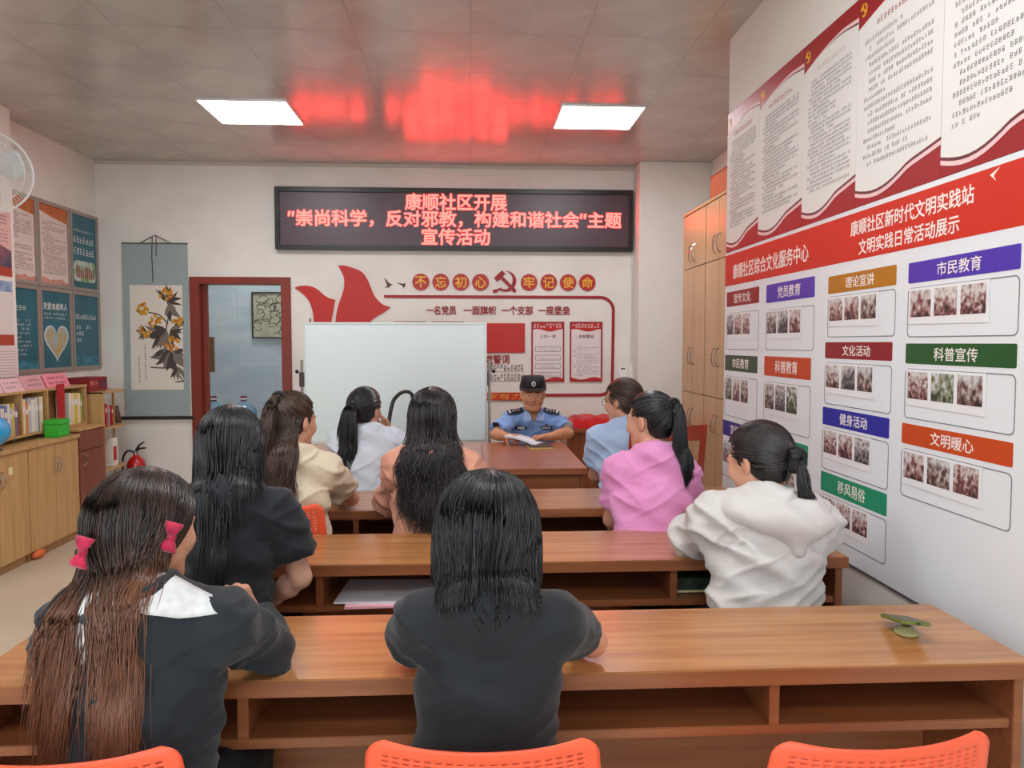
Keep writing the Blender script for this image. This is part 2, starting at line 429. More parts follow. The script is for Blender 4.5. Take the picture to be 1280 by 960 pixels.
def make_chair():
    t = thing('plastic_chair', '', 'chair', (0, 0, 0))
    chair_back_mesh().build('backrest', M_orange, t, world=False, solid=.007, smooth=50)
    mb = MB(); nx, ny = 14, 14
    for j in range(ny + 1):
        for i in range(nx + 1):
            u, v = i / nx * 2 - 1, j / ny * 2 - 1
            sq = (1 - .10 * v * v * v * v); s2 = (1 - .1 * u ** 4)
            mb.v.append((u * .215 * sq, v * .20 * s2 + .02, .438 + .018 * (u * u) - .02 * max(0, v - .6) + .01 * max(0, -v)))
    for j in range(ny):
        for i in range(nx):
            a = j * (nx + 1) + i; mb.f.append((a, a + 1, a + nx + 2, a + nx + 1)); mb.m.append(0)
    mb.build('seat', M_orange, t, world=False, solid=.012, smooth=50)
    for s in (-1, 1):
        MB().tube([(s * .2, .2, .012), (s * .19, .15, .40), (s * .18, .1, .424)], .011).build('leg', M_leg, t, world=False)
        MB().tube([(s * .2, -.24, .012), (s * .195, -.18, .40), (s * .2, -.19, .52), (s * .19, -.232, .66)], .011).build('leg', M_leg, t, world=False)
    MB().tube([(-.19, -.02, .42), (.19, -.02, .42)], .009).build('cross_bar', M_leg, t, world=False)
    return t
chair0 = make_chair()
_used = [0]
def place_chair(x, y, label, rz=0.0, group='orange perforated plastic chairs'):
    c = chair0 if not _used[0] else copy_tree(chair0)
    _used[0] = 1; c.location = (x, y, 0); c.rotation_euler = (0, 0, rz); c.scale = (1.06, 1, .958); c['label'] = label; c['group'] = group
    return c
# the chairs stand with their backs .20-.26 m behind their origin
place_chair(.03, 1.60, 'orange perforated plastic chair behind the black haired woman at bottom centre', R(-2))
place_chair(-.745, 1.60, 'orange perforated plastic chair of the woman with red hair bows', R(2))
place_chair(.75, 1.57, 'empty orange perforated plastic chair at bottom right by the white wall', R(3))

# dark red wooden chair
M_redwood = wood('red_wood', 'a33a22', '8c2f1b', 2, .35)
t = thing('wooden_chair', 'red wooden ladder back chair the light blue T-shirt sits on', 'chair', (.99, 4.20, 0), R(9))
for s in (-1, 1):
    MB().tube([(s * .19, -.21, 0), (s * .19, -.2, .45), (s * .195, -.23, .75), (s * .2, -.275, 1.075)], [.017, .019, .019, .016], 8).build('leg', M_redwood, t, world=False)
    MB().tube([(s * .19, .2, 0), (s * .19, .2, .43)], [.015, .019], 8).build('leg', M_redwood, t, world=False)
for z, y in ((.60, -.215), (.72, -.226), (.84, -.243), (1.03, -.269)):
    h = .022 if z < .95 else .04
    MB().box(-.19, .19, y - .009, y + .009, z - h, z + h).build('back_slat', M_redwood, t, world=False, bevel=.004)
MB().box(-.21, .21, -.21, .21, .43, .46).build('seat', M_redwood, t, world=False, bevel=.01)

# black tube chair in front of the whiteboard
t = thing('tube_chair', 'black tubular chair back standing before the whiteboard', 'chair', (-.575, 6.02, 0), R(62))
fr = spline([(-.17, -.02, .45), (-.175, -.03, .75), (-.15, -.06, 1.02), (-.10, -.08, 1.10), (0, -.085, 1.125), (.10, -.08, 1.10), (.15, -.06, 1.02), (.175, -.03, .75), (.17, -.02, .45)], 6, False)
MB().tube(fr, .015, 8).build('back_frame', mat('black_tube', '17181a', .35), t, world=False)
MB().box(-.15, .15, -.05, -.046, .55, .70).build('backrest', mat('grey_mesh', '6c7073', .7), t, world=False, bevel=.002)
MB().box(-.2, .2, 0, .4, .43, .47).build('seat', mat('grey_mesh', '6c7073', .7), t, world=False, bevel=.015)
for x, y in ((-.18, 0), (.18, 0), (-.18, .38), (.18, .38)):
    MB().tube([(x, y, .012), (x, y, .44)], .012, 8).build('leg', mat('black_tube', '17181a', .35), t, world=False)

# ---------------------------------------------------------------- left wall storage
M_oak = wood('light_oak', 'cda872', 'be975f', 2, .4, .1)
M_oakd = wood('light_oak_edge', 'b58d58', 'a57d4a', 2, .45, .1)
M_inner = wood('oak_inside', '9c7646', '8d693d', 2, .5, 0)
M_cherry = wood('cherry_wood', '8a4528', '78391f', 2, .35)
def arc_handle(mb, wall, u, v, h, w=.03, r=.005, bow=.012, side=1):
    pts = []
    for k in range(9):
        a = math.pi * k / 8; pts.append(wall(u + side * bow * math.sin(a), v + h / 2 * math.cos(a), .002 + w * math.sin(a) ** .7))
    mb.tube(pts, r, 6); return mb
LW = Wall((-3.0, 0, 0), (0, 1, 0))           # cabinet front plane: u = y, v = z, faces +x
def low_cabinet(y0, y1, label):
    t = thing('low_cabinet', label, 'cabinet', (-3.12, (y0 + y1) / 2, 0), 0, 'light oak low cabinets on the left')
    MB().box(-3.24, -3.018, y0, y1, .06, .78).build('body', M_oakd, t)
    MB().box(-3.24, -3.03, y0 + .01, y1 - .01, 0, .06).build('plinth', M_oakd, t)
    MB().box(-3.24, -2.985, y0, y1, .78, .808).build('cabinet_top', M_oak, t, bevel=.002)
    ym = (y0 + y1) / 2
    for a, b, s in ((y0 + .004, ym - .002, 1), (ym + .002, y1 - .004, -1)):
        d = MB().box(-3.018, -3.0, a, b, .065, .776).build('door', M_oak, t, bevel=.002)
        hm = MB(); arc_handle(hm, LW, (b - .035) if s > 0 else (a + .035), .62, .10, .03, .005, .012, s); hm.build('handle', M_chrome, d)
low_cabinet(5.37, 6.04, 'oak low cabinet nearer the door, next to the reddish brown cabinet')
low_cabinet(4.69, 5.366, 'oak low cabinet at the left edge with a paper tag on its door')
tag(MB().prism(LW, rrect(5.14, 5.185, .64, .69, .003), .0005, .0015).build('paper_tag', mat('cream_paper', 'efe3b0', .8)), 'small cream paper tag stuck on the left oak cabinet door', 'tag')
tag(MB().ball((-3.01, 5.47, .034), (.035, .07, .032), 14, 8).build('orange_bag', mat('orange_bag', 'e0703f', .6, bump=(60, .5))), 'small orange crumpled bag under the oak low cabinet', 'bag')

t = thing('red_cabinet', 'reddish brown cabinet between the oak cabinets and the corner shelf', 'cabinet', (-3.12, 6.26, 0))
MB().box(-3.24, -3.015, 6.045, 6.47, .03, .82).build('body', M_cherry, t, bevel=.002)
MB().box(-3.24, -2.995, 6.045, 6.475, .82, .84).build('cabinet_top', M_oak, t, bevel=.002)
d = MB().box(-3.015, -2.998, 6.05, 6.465, .05, .66).build('door', M_cherry, t, bevel=.002)
arc_handle(MB(), LW, 6.09, .60, .09).build('handle', M_chrome, d)
d = MB().box(-3.015, -2.998, 6.05, 6.465, .665, .815).build('drawer', M_cherry, t, bevel=.002)

# shelf unit standing behind on its own legs against the wall: compartments above the cabinets
t = thing('shelf_unit', 'oak open shelf unit with books above the low cabinets', 'shelf', (-3.32, 5.6, 0))
S0, S1, SY0, SY1, SZ0, SZ1 = -3.245, -3.13, 4.85, 6.44, .842, 1.165
MB().box(-3.245, -3.115, SY0, SY1, SZ1 - .018, SZ1).build('top_board', M_oak, t, bevel=.001)
MB().box(-3.245, -3.12, SY0, SY1, SZ0, SZ0 + .018).build('bottom_board', M_oak, t, bevel=.001)
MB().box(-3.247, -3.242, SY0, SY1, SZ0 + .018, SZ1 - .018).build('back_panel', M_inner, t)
DIV = [SY0 + .01, 5.53, 5.86, 6.432]
for y in DIV: MB().box(-3.242, -3.12, y - .009, y + .009, SZ0 + .018, SZ1 - .018).build('divider', M_oak, t, bevel=.001)
for y in (4.9, 6.38): MB().box(-3.24, -3.14, y - .03, y + .03, .808 if y < 6.04 else .84, SZ0).build('foot', M_oak, t)

def book(x, y, z, d, th, h, m, label, group, tilt=0):
    """spine faces +x"""
    t = thing('book', label, 'book', (x, y, z), 0, group)
    M = Matrix.Rotation(tilt, 4, 'X')
    MB().box(-d, 0, -th / 2, th / 2, 0, h, M).build('cover', m, t, world=False, bevel=.0015)
    MB().box(-d + .002, .0006, -th / 2 + .003, th / 2 - .003, h * .62, h * .8, M).build('spine_label', M_pap, t, world=False, smooth=0)
    return t
M_pap = mat('paper_white', 'e9e6df', .8)
bookcols = dict(white='e6e2da', blue='7286b8', grey='b9bcc2', yellow='d6c64a', purple='8a6690', cream='e8d9b4', pale='cfd3d6', green='9ab04a', navy='3c4a78', red='b3262a', rose='c9a0a8', orange='d98a4a')
def shelf_books(y0, specs, z, group, where):
    y = y0
    for k, (c, th, h) in enumerate(specs):
        nm = {'white': 'white', 'blue': 'blue', 'grey': 'grey', 'yellow': 'yellow', 'purple': 'purple', 'cream': 'cream', 'pale': 'pale grey', 'green': 'lime green', 'navy': 'navy', 'red': 'red', 'rose': 'dusty pink', 'orange': 'orange'}[c]
        ordn = 'first second third fourth fifth sixth seventh eighth ninth'.split()[k]
        book(-3.128, y + th / 2, z, .1, th - .0015, h, mat('book_' + c, bookcols[c], .55), f'{nm} book, {ordn} from the left {where}', group)
        y += th
Zs = SZ0 + .0185
shelf_books(5.30, [('white', .035, .2), ('blue', .035, .215), ('white', .03, .225), ('grey', .025, .2), ('yellow', .03, .225), ('purple', .035, .21)], Zs, 'books behind the blue globe', 'in the compartment behind the blue globe')
shelf_books(5.545, [('cream', .04, .245), ('orange', .03, .22), ('grey', .04, .25), ('white', .05, .235), ('pale', .04, .245), ('navy', .012, .24), ('cream', .05, .25)], Zs, 'books in the middle compartment', 'in the shelf compartment left of the green box')
shelf_books(6.17, [('white', .04, .25), ('cream', .05, .245), ('yellow', .04, .245), ('cream', .05, .24), ('green', .03, .22)], Zs, 'books behind the red tassel', 'in the compartment right of the red tassel')

# corner shelf with rounded end
t = thing('corner_shelf', 'tall oak corner shelf with stepped open boards beside the scroll', 'shelf', (-3.2, 6.75, 0))
MB().box(-3.40, -3.02, 6.50, 6.518, 0, 1.095).build('side_panel', M_oak, t)
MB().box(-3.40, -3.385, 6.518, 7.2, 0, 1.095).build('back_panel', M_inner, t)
MB().box(-3.10, -3.085, 6.83, 6.85, .0, 1.095).build('post', M_oak, t)
for z, y1 in ((1.10, 7.05), (.80, 7.0), (.45, 6.98), (.12, 6.98)):
    pts = [(-3.40, 6.5), (-3.02, 6.5), (-3.0, 6.75), (-3.03, 6.92), (-3.14, y1), (-3.40, y1)]
    MB().prism(Wall((0, 0, 0), (1, 0, 0), (0, 1, 0)), pts, z - .018, z).build('shelf_board', M_oak, t, bevel=.001)
for k, (c, th, h, nm) in enumerate((('white', .05, .2, 'white'), ('red', .03, .19, 'red'), ('rose', .02, .18, 'dusty pink'), ('red', .025, .17, 'dark red'))):
    book(-3.05, 6.56 + k * .055, .801, .14, th, h, mat('book_' + c, bookcols[c], .55), f'{nm} book standing on the corner shelf, {["first","second","third","last"][k]} from the left', 'books on the corner shelf')
t = thing('picture_stand', 'small dark frame standing on the corner shelf end', 'frame', (-3.09, 6.93, .801))
MB().box(-.006, .006, -.05, .05, 0, .15, Matrix.Rotation(R(-10), 4, 'Y')).build('frame', mat('dark_frame', '33211c', .4), t, world=False, bevel=.003)
MB().box(.0062, .007, -.038, .038, .015, .135, Matrix.Rotation(R(-10), 4, 'Y')).build('picture', mat('dark_photo', '55352c', .5, noise=(30, '7a5a4a')), t, world=False)
t = thing('carton', 'white and red carton on the lower corner shelf', 'box', (-3.09, 6.72, .451))
MB().box(-.06, .06, -.045, .045, 0, .24).build('box_body', M_pap, t, world=False, bevel=.002)
MB().box(.0601, .061, -.04, .02, .05, .17).build('label_panel', mat('book_red', bookcols['red']), t, world=False)
t = thing('gift_box', 'dark red box standing on top of the corner shelf', 'box', (-3.2, 6.62, 1.101))
MB().box(-.09, .09, -.16, .16, 0, .115).build('box_body', mat('dark_red_card', '8e1a20', .5), t, world=False, bevel=.003)
MB().box(.0901, .0911, .02, .13, .02, .09).build('side_picture', mat('navy_print', '4a3050', .5, noise=(25, '7c2b38')), t, world=False)
MB().box(.0901, .0911, -.13, -.02, .05, .085).build('front_label', mat('pale_print', 'd8a8a0', .6, noise=(40, 'a02028')), t, world=False)

# green box, tassel, globe, desk signs
t = thing('green_box', 'bright green plastic box with lid on the red cabinet', 'box', (-3.06, 5.86, .809))
MB().box(-.05, .05, -.085, .085, 0, .095).build('box_body', mat('green_plastic', '3fc43c', .35), t, world=False, bevel=.006)
MB().box(-.055, .055, -.09, .09, .093, .128).build('lid', mat('green_plastic', '3fc43c', .35), t, world=False, bevel=.008)
t = thing('red_tassel', 'red tasselled pennant hanging from the shelf front', 'tassel', (-3.11, 6.02, 1.16))
MB().box(-.001, .003, -.055, .05, -.27, .03).build('pennant', mat('red_satin', 'b81820', .4), t, world=False)
mb = MB()
for k in range(26):
    y = -.02 + .07 * k / 25; mb.tube([(.006, y, -.27), (.010, y + .004, -.30), (.008, y + .002, -.315)], .002, 4)
mb.build('fringe', mat('gold_thread', 'd8a828', .5), t, world=False)
t = thing('globe', 'blue toy globe on the oak cabinet at the left edge', 'globe', (-3.06, 5.09, .809))
MB().lathe([(.05, 0), (.05, .008), (.012, .014), (.010, .03)], Matrix.Identity(4), 20).build('stand', mat('globe_stand', '2b2b30', .4), t, world=False)
MB().ball((0, 0, .125), .10, 28, 18).build('sphere', mat('globe_blue', '1b8fd6', .2, coat=.5, noise=(7, '3fb0e6')), t, world=False)
M_pink = mat('pink_card', 'f08fa0', .6); M_pink2 = mat('pale_pink_card', 'eec3c8', .6); M_ink = mat('print_ink', '4a3a3c', .8)
def desk_sign(y, w, h, m, label, seed, dark=False):
    t = thing('desk_sign', label, 'sign', (-3.16, y, SZ1 + .0005), 0, 'pink folded signs on the shelf')
    mb = MB(); mb.cur = 0
    mb.add([(.045, -w / 2, 0), (.045, w / 2, 0), (.0, w / 2, h), (.0, -w / 2, h), (-.045, -w / 2, 0), (-.045, w / 2, 0)], [(0, 1, 2, 3), (3, 2, 5, 4), (0, 4, 5, 1), (0, 3, 4), (1, 5, 2)])
    mb.build('folded_card', m, t, world=False, smooth=0)
    nn = Vector((h, 0, .045)).normalized(); up = Vector((-.045, 0, h)).normalized()
    wl = Wall((.045, 0, 0), (0, 1, 0), up); L = math.hypot(h, .045)
    mb = MB(); rnd = random.Random(seed); s = L * .2
    for r in range(2):
        for k in range(int(w * .8 / s)):
            if rnd.random() < .85: glyph(mb, wl, -w * .38 + k * s, L * (.6 - .34 * r), s * .9, .0008, rnd)
    mb.build('lettering', M_ink, t, world=False, smooth=0)
desk_sign(6.02, .33, .105, M_pink, 'bright pink folded sign, last on the right of the shelf top', 1)
desk_sign(5.70, .26, .10, mat('dusty_pink_card', 'dba2aa', .6), 'dusty pink folded sign, left of the bright pink one', 2)
desk_sign(5.45, .23, .09, M_pink2, 'pale pink folded sign, third from the right on the shelf', 3)
desk_sign(5.23, .18, .09, M_pink2, 'pale pink folded sign at the left end of the shelf top', 4)

# fire extinguisher
t = thing('fire_extinguisher', 'red fire extinguisher with black hose on floor by back wall', 'fire extinguisher', (-3.03, 7.12, 0))
MB().lathe([(.075, 0), (.08, .01), (.08, .38), (.075, .42), (.055, .455), (.03, .475), (.022, .49)], Matrix.Identity(4), 28).build('cylinder', mat('extinguisher_red', 'c01a1c', .25, coat=.4), t, world=False)
MB().lathe([(.0812, .2), (.0812, .3)], Matrix.Identity(4), 28, False).build('label_band', mat('extinguisher_label', 'd8a090', .5, noise=(40, 'b83030')), t, world=False)
MB().lathe([(.02, .488), (.02, .52), (.012, .525)], Matrix.Identity(4), 14).build('valve', M_chrome, t, world=False)
MB().tube([(0, 0, .52), (.03, 0, .545), (.09, 0, .55)], [.012, .01, .007], 8).tube([(0, 0, .53), (.03, 0, .575), (.075, 0, .605)], [.01, .009, .006], 8).build('handle', M_leg, t, world=False)
MB().tube(spline([(0, -.02, .51), (-.05, -.05, .53), (-.095, -.05, .46), (-.1, -.045, .3), (-.095, -.04, .15)], 6, False), .009, 8).build('hose', M_leg, t, world=False)

# ---------------------------------------------------------------- tall cupboard on the right
M_maple = wood('beige_maple', 'bda07a', 'b0926b', 2, .4, .15)
CW = Wall((1.75, 0, 0), (0, -1, 0))          # faces -x, u = -y
def tall_cupboard(y0, y1, label):
    t = thing('tall_cupboard', label, 'cupboard', (1.98, (y0 + y1) / 2, 0), 0, 'tall beige cupboards on the right')
    MB().box(1.768, 2.2, y0, y1, .0, 2.52).build('body', M_maple, t)
    MB().box(1.745, 2.2, y0, y1, 2.522, 2.545).build('cupboard_top', M_maple, t, bevel=.002)
    ym = (y0 + y1) / 2
    for z0, z1, hz in ((.08, 1.108, .92), (1.114, 2.088, 1.40), (2.094, 2.518, 2.2)):
        for a, b, s in ((y0 + .003, ym - .002, 1), (ym + .002, y1 - .003, -1)):
            d = MB().box(1.75, 1.768, a, b, z0, z1).build('door', M_maple, t, bevel=.002)
            arc_handle(MB(), CW, -((b - .05) if s > 0 else (a + .05)), hz, .13, .03, .005, .014, -s).build('handle', M_chrome, d)
tall_cupboard(5.66, 6.26, 'tall beige cupboard in the right recess, nearer the back wall')
tall_cupboard(5.055, 5.655, 'tall beige cupboard in the right recess, half hidden by the poster wall')
t = thing('carton', 'orange brown carton on top of the tall beige cupboard', 'box', (1.95, 5.35, 2.546))
MB().box(-.2, .18, -.28, .22, 0, .15).build('box_body', mat('carton_orange', 'a5532c', .6), t, world=False, bevel=.004)
MB().box(-.203, .183, -.283, .223, .15, .16).build('lid_flap', mat('carton_orange', 'a5532c', .6), t, world=False, bevel=.003)

# ---------------------------------------------------------------- water jugs on a rack behind the door
M_jug = mat('jug_blue', '9fc0da', .08, .5, trans=.75)
M_water = mat('jug_body_blue', '9bbdd6', .1, .5, trans=.5)
t = thing('jug_rack', 'low pale rack under the blue water jugs behind the door', 'rack', (-2.45, 8.5, 0))
MB().box(-3.2, -1.75, 8.3, 8.72, .45, .48).build('rack_top', M_white, t, bevel=.004)
for x in (-3.15, -1.8):
    for y in (8.33, 8.69): MB().tube([(x, y, 0), (x, y, .45)], .015, 8).build('leg', M_chrome, t)
def jug(x, label):
    t = thing('water_jug', label, 'water jug', (x, 8.5, .4805), 0, 'blue water jugs')
    MB().lathe([(.125, 0), (.135, .01), (.135, .1), (.128, .11), (.135, .12), (.135, .2), (.128, .21), (.135, .22), (.135, .29), (.11, .33), (.06, .365), (.032, .385), (.028, .41)], Matrix.Identity(4), 28).build('bottle', M_water, t, world=False)
    MB().lathe([(.034, .395), (.034, .44), (.03, .447)], Matrix.Identity(4), 18).build('cap', mat('jug_cap', '7b2a3c', .45), t, world=False)
    MB().lathe([(.0345, .408), (.0345, .425)], Matrix.Identity(4), 18, False).build('cap_label', M_pap, t, world=False)
jug(-2.78, 'blue water jug behind the door, leftmost of three'); jug(-2.46, 'blue water jug behind the door, middle of three'); jug(-2.13, 'blue water jug behind the door, rightmost of three')
# ================================================================ things on the walls
BW = Wall((0, YB, 0), (1, 0, 0))               # back wall: u = x, v = z, faces -y
LWL = Wall((XL, 0, 0), (0, 1, 0))              # left wall: u = y, faces +x
PW = Wall((-3.25, 0, 0), (0, 1, 0))            # left pilaster face
RW = Wall((XR, 0, 0), (0, -1, 0))              # right wall: u = -y, faces -x

# ---------------------------------------------------------------- LED sign
t = thing('led_sign', 'long black LED sign with red lettering on the back wall', 'LED sign', (-.12, YB - .03, 2.64))
o_, i_ = rrect(-1.783, 1.54, 2.362, 2.935, .012), rrect(-1.742, 1.502, 2.405, 2.892, .004)
MB().ring(BW, o_, i_, .0, .07).build('frame', mat('led_frame', '1d1a1b', .35, .5), t)
def led_matrix():
    m = bpy.data.materials.new('led_matrix'); m.use_nodes = True; nt = m.node_tree; b = nt.nodes['Principled BSDF']
    tc = nt.nodes.new('ShaderNodeTexCoord'); mp = nt.nodes.new('ShaderNodeMapping'); mp.inputs['Scale'].default_value = (100, 100, 100); nt.links.new(tc.outputs['Object'], mp.inputs[0])
    v = nt.nodes.new('ShaderNodeTexVoronoi'); v.inputs['Scale'].default_value = 1.0; v.inputs['Randomness'].default_value = 0; nt.links.new(mp.outputs[0], v.inputs['Vector'])
    rp = nt.nodes.new('ShaderNodeMapRange'); rp.inputs[1].default_value = .25; rp.inputs[2].default_value = .45; nt.links.new(v.outputs['Distance'], rp.inputs[0])
    mx = nt.nodes.new('ShaderNodeMix'); mx.data_type = 'RGBA'; mx.inputs[6].default_value = lin('9c808a'); mx.inputs[7].default_value = lin('55454e'); nt.links.new(rp.outputs[0], mx.inputs[0])
    nt.links.new(mx.outputs[2], b.inputs['Base Color']); b.inputs['Roughness'].default_value = .35
    return m
MB().prism(BW, i_, .012, .045).build('screen', led_matrix(), t, smooth=0)
M_led = mat('led_lit', '401010', .5, emit=((1.0, .030, .024), LED))
for s, u0, u1, v in (('康顺社区开展', -.592, .35, 2.812), ('″崇尚科学，反对邪教，构建和谐社会″主题', -1.665, 1.43, 2.655), ('宣传活动', -.44, .19, 2.492)):
    text('lettering', s, BW.mat((u0 + u1) / 2, v, .0455), u1 - u0, .150, M_led, t, bold=.021, extrude=.002)
# power cable at the right end
tag(MB().tube(spline([BW(1.535, 2.36, .02), BW(1.545, 2.0, .008), BW(1.54, 1.5, .008), BW(1.545, 1.30, .008)], 6, False), .006, 6).build('cable', mat('white_cable', 'd9d6d0', .5)), 'thin pale cable hanging from the right end of the LED sign', 'cable')
t = thing('wall_switch', 'white wall socket plate right of the red frame line', 'switch', tuple(BW(1.46, 1.23)))
MB().prism(BW, rrect(1.425, 1.505, 1.175, 1.29, .008), 0, .01).build('plate', M_white, t, bevel=.002)
MB().prism(BW, rrect(1.445, 1.487, 1.25, 1.262, .003), .0101, .0125).build('slot', M_steel, t)

# ---------------------------------------------------------------- red lettering and shapes on the back wall
M_red = mat('decor_red', 'c02a20', .4, .4); M_dred = mat('decor_dark_red', '9c2226', .45, .4); M_gold = mat('decor_gold', 'f0b830', .4)
def decor(name, mb, label, cat, m=None, group=None, **k): return tag(mb.build(name, m or M_red, smooth=30, **k), label, cat, group)
p1 = spline([(-1.625, 2.015), (-1.585, 2.03), (-1.521, 2.036), (-1.452, 2.022), (-1.40, 1.99), (-1.356, 1.95), (-1.31, 1.922), (-1.253, 1.905)], 5, False) + spline([(-1.253, 1.905), (-1.27, 1.81), (-1.30, 1.66), (-1.33, 1.5), (-1.34, 1.3)], 5, False)[1:] + spline([(-1.40, 1.3), (-1.445, 1.58), (-1.452, 1.70), (-1.463, 1.80), (-1.496, 1.893), (-1.55, 1.96), (-1.625, 2.015)], 5, False)[:-1]
p2 = spline([(-1.222, 2.222), (-1.16, 2.222), (-1.104, 2.208), (-1.04, 2.185), (-.993, 2.155), (-.955, 2.10), (-.925, 2.03), (-.884, 1.937), (-.815, 1.865), (-.741, 1.837)], 5, False) + spline([(-.741, 1.837), (-.80, 1.79), (-.872, 1.75), (-.94, 1.69), (-1.0, 1.6), (-1.06, 1.4), (-1.1, 1.3)], 5, False)[1:] + spline([(-1.25, 1.3), (-1.262, 1.5), (-1.256, 1.66), (-1.233, 1.82), (-1.185, 1.96), (-1.168, 2.03), (-1.172, 2.12), (-1.222, 2.222)], 5, False)[:-1]
p3 = spline([(-1.484, 1.74), (-1.503, 1.65), (-1.499, 1.58), (-1.481, 1.46), (-1.44, 1.35), (-1.45, 1.5), (-1.474, 1.62)], 5)
decor('petal_emblem', MB().prism(BW, p1, 0, .012), 'smaller red petal shape on the wall, nearest the door frame', 'wall decoration', group='red petals on the wall')
decor('petal_emblem', MB().prism(BW, p2, 0, .014), 'largest red petal shape with pointed tip above whiteboard corner', 'wall decoration', group='red petals on the wall')
decor('petal_emblem', MB().prism(BW, p3, 0, .010), 'thin dark red sliver petal at the whiteboard left edge', 'wall decoration', M_dred, 'red petals on the wall')
for ch, x, first in zip('不忘初心牢记使命', (-.456, -.269, -.081, .105, .563, .75, .935, 1.118), range(8)):
    t = thing('character_disc', f'round red wall disc with gold character {ch}', 'wall letter', tuple(BW(x, 2.072)), 0, 'round red discs with gold characters')
    MB().prism(BW, circ(x, 2.074, .079), 0, .012).build('disc', mat('disc_red', 'b32a1e', .4), t)
    text('lettering', ch, BW.mat(x, 2.074, .0122), .102, .102, M_gold, t, bold=.015)
# hammer and sickle
mb = MB(); cx, cz = .335, 2.088
outer = [(cx + .008 + .098 * math.cos(R(a)), cz - .004 + .098 * math.sin(R(a))) for a in range(-125, 88, 8)]
inner = [(cx - .004 + .078 * math.cos(R(a)) * (1 - .0 * a), cz + .008 + .088 * math.sin(R(a))) for a in range(-118, 84, 8)]
mb.prism(BW, outer + inner[::-1], 0, .012)
mb.prism(BW, [(cx - .05, cz - .085), (cx - .03, cz - .06), (cx - .095, cz - .085), (cx - .105, cz - .105), (cx - .085, cz - .115)], 0, .012)
def rot_rect(cx_, cz_, w, h, a):
    c, s_ = math.cos(R(a)), math.sin(R(a)); return [(cx_ + x * c - y * s_, cz_ + x * s_ + y * c) for x, y in ((-w / 2, -h / 2), (w / 2, -h / 2), (w / 2, h / 2), (-w / 2, h / 2))]
mb.prism(BW, rot_rect(cx + .012, cz - .012, .20, .03, -45), 0, .013)
mb.prism(BW, rot_rect(cx - .05, cz + .045, .048, .105, -45), 0, .014)
mb.prism(BW, circ(cx - .1, cz - .098, .016, 14), 0, .013).prism(BW, circ(cx + .09, cz - .092, .018, 14), 0, .013)
decor('party_emblem', mb, 'dark red hammer and sickle emblem between the gold character discs', 'emblem', M_dred)
def bird(x, z, s, rot, label):
    pts = [(-.5, .9), (-.25, .2), (-.1, -.1), (-.45, -.45), (-.05, -.32), (.1, -.5), (.15, -.25), (.55, 0), (.2, .08), (.05, .25)]
    c, s_ = math.cos(R(rot)), math.sin(R(rot))
    decor('bird_silhouette', MB().prism(BW, [(x + s * (a * c - b * s_), z + s * (a * s_ + b * c)) for a, b in pts], 0, .006), label, 'wall decoration', mat('bird_brown', '5a2a26', .5), 'bird shapes on the wall')
bird(-.76, 2.05, .075, 0, 'dark bird silhouette on the wall nearest the big red petal'); bird(-.622, 2.045, .06, 40, 'smaller dark bird silhouette next to the first gold character')
# rounded frame line
mb = MB(); W2 = .014
path = [(-.8, 1.938)] + [(-.2, 1.937), (.6, 1.936)] + [(1.245 + .125 * math.sin(R(a)), 1.81 + .125 * math.cos(R(a))) for a in range(0, 91, 10)] + [(1.366, 1.3)] + [(1.243 + .12 * math.cos(R(a)), 1.125 - .12 * math.sin(R(a))) for a in range(0, 91, 10)] + [(.6, 1.004), (-.9, 1.002)]
left, right = [], []
for i, (x, z) in enumerate(path):
    a = path[max(i - 1, 0)]; b = path[min(i + 1, len(path) - 1)]; d = Vector((b[0] - a[0], b[1] - a[1])).normalized()
    left.append((x - d.y * W2, z + d.x * W2)); right.append((x + d.y * W2, z - d.x * W2))
for i in range(len(path) - 1): mb.prism(BW, [left[i], right[i], right[i + 1], left[i + 1]], 0, .009)
decor('frame_line', mb, 'dark red rounded frame line around the slogans on the back wall', 'wall decoration', M_dred)
for s, u0, u1, lab in (('一名党员', -.405, -.127, 'first'), ('一面旗帜', -.052, .25, 'second'), ('一个支部', .303, .60, 'third'), ('一座堡垒', .653, .951, 'last')):
    o = text('slogan_lettering', s, BW.mat((u0 + u1) / 2, 1.81, .0005), u1 - u0, .082, M_dred, None, bold=.018, extrude=.008)
    tag(o, f'dark red raised slogan {s} under the frame line', 'wall lettering', 'four word slogans on the back wall')
for k, (u0, u1) in enumerate(((-.721, -.414), (-.353, -.052))):
    mb = MB(); rnd = random.Random(k); x = u0
    while x < u1 - .02: glyph(mb, BW, x, 1.655, .034, .003, rnd); x += .036
    mb.add([BW(u0, 1.705, .003), BW(u1, 1.705, .003), BW(u1, 1.7, .003), BW(u0, 1.7, .003)], [(0, 1, 2, 3)])
    tag(mb.build('wall_lettering', mat('lettering_grey', '7a4a4c', .6), smooth=0), ['small dark lettering just above the whiteboard, left strip', 'small dark lettering just above the whiteboard, right strip'][k], 'wall lettering', 'small lettering strips above the whiteboard')
decor('flag_board', MB().prism(BW, rrect(-.05, .524, 1.409, 1.689, .004), 0, .012), 'plain red rectangular panel behind the whiteboard right corner', 'wall panel')
o = text('oath_title', '入党誓词', BW.mat(.22, 1.348, .0005), .31, .085, M_dred, None, bold=.02, extrude=.006); tag(o, 'dark red title lettering under the red panel, partly behind whiteboard', 'wall lettering')
mb = MB(); rnd = random.Random(11)
for v in (1.272, 1.234, 1.182, 1.144):
    x = -.03
    while x < .50:
        if rnd.random() < .92: glyph(mb, BW, x, v, .03, .003, rnd)
        x += .032
    mb.add([BW(-.03, v - .008, .003), BW(.52, v - .008, .003), BW(.52, v - .005, .003), BW(-.03, v - .005, .003)], [(0, 1, 2, 3)])
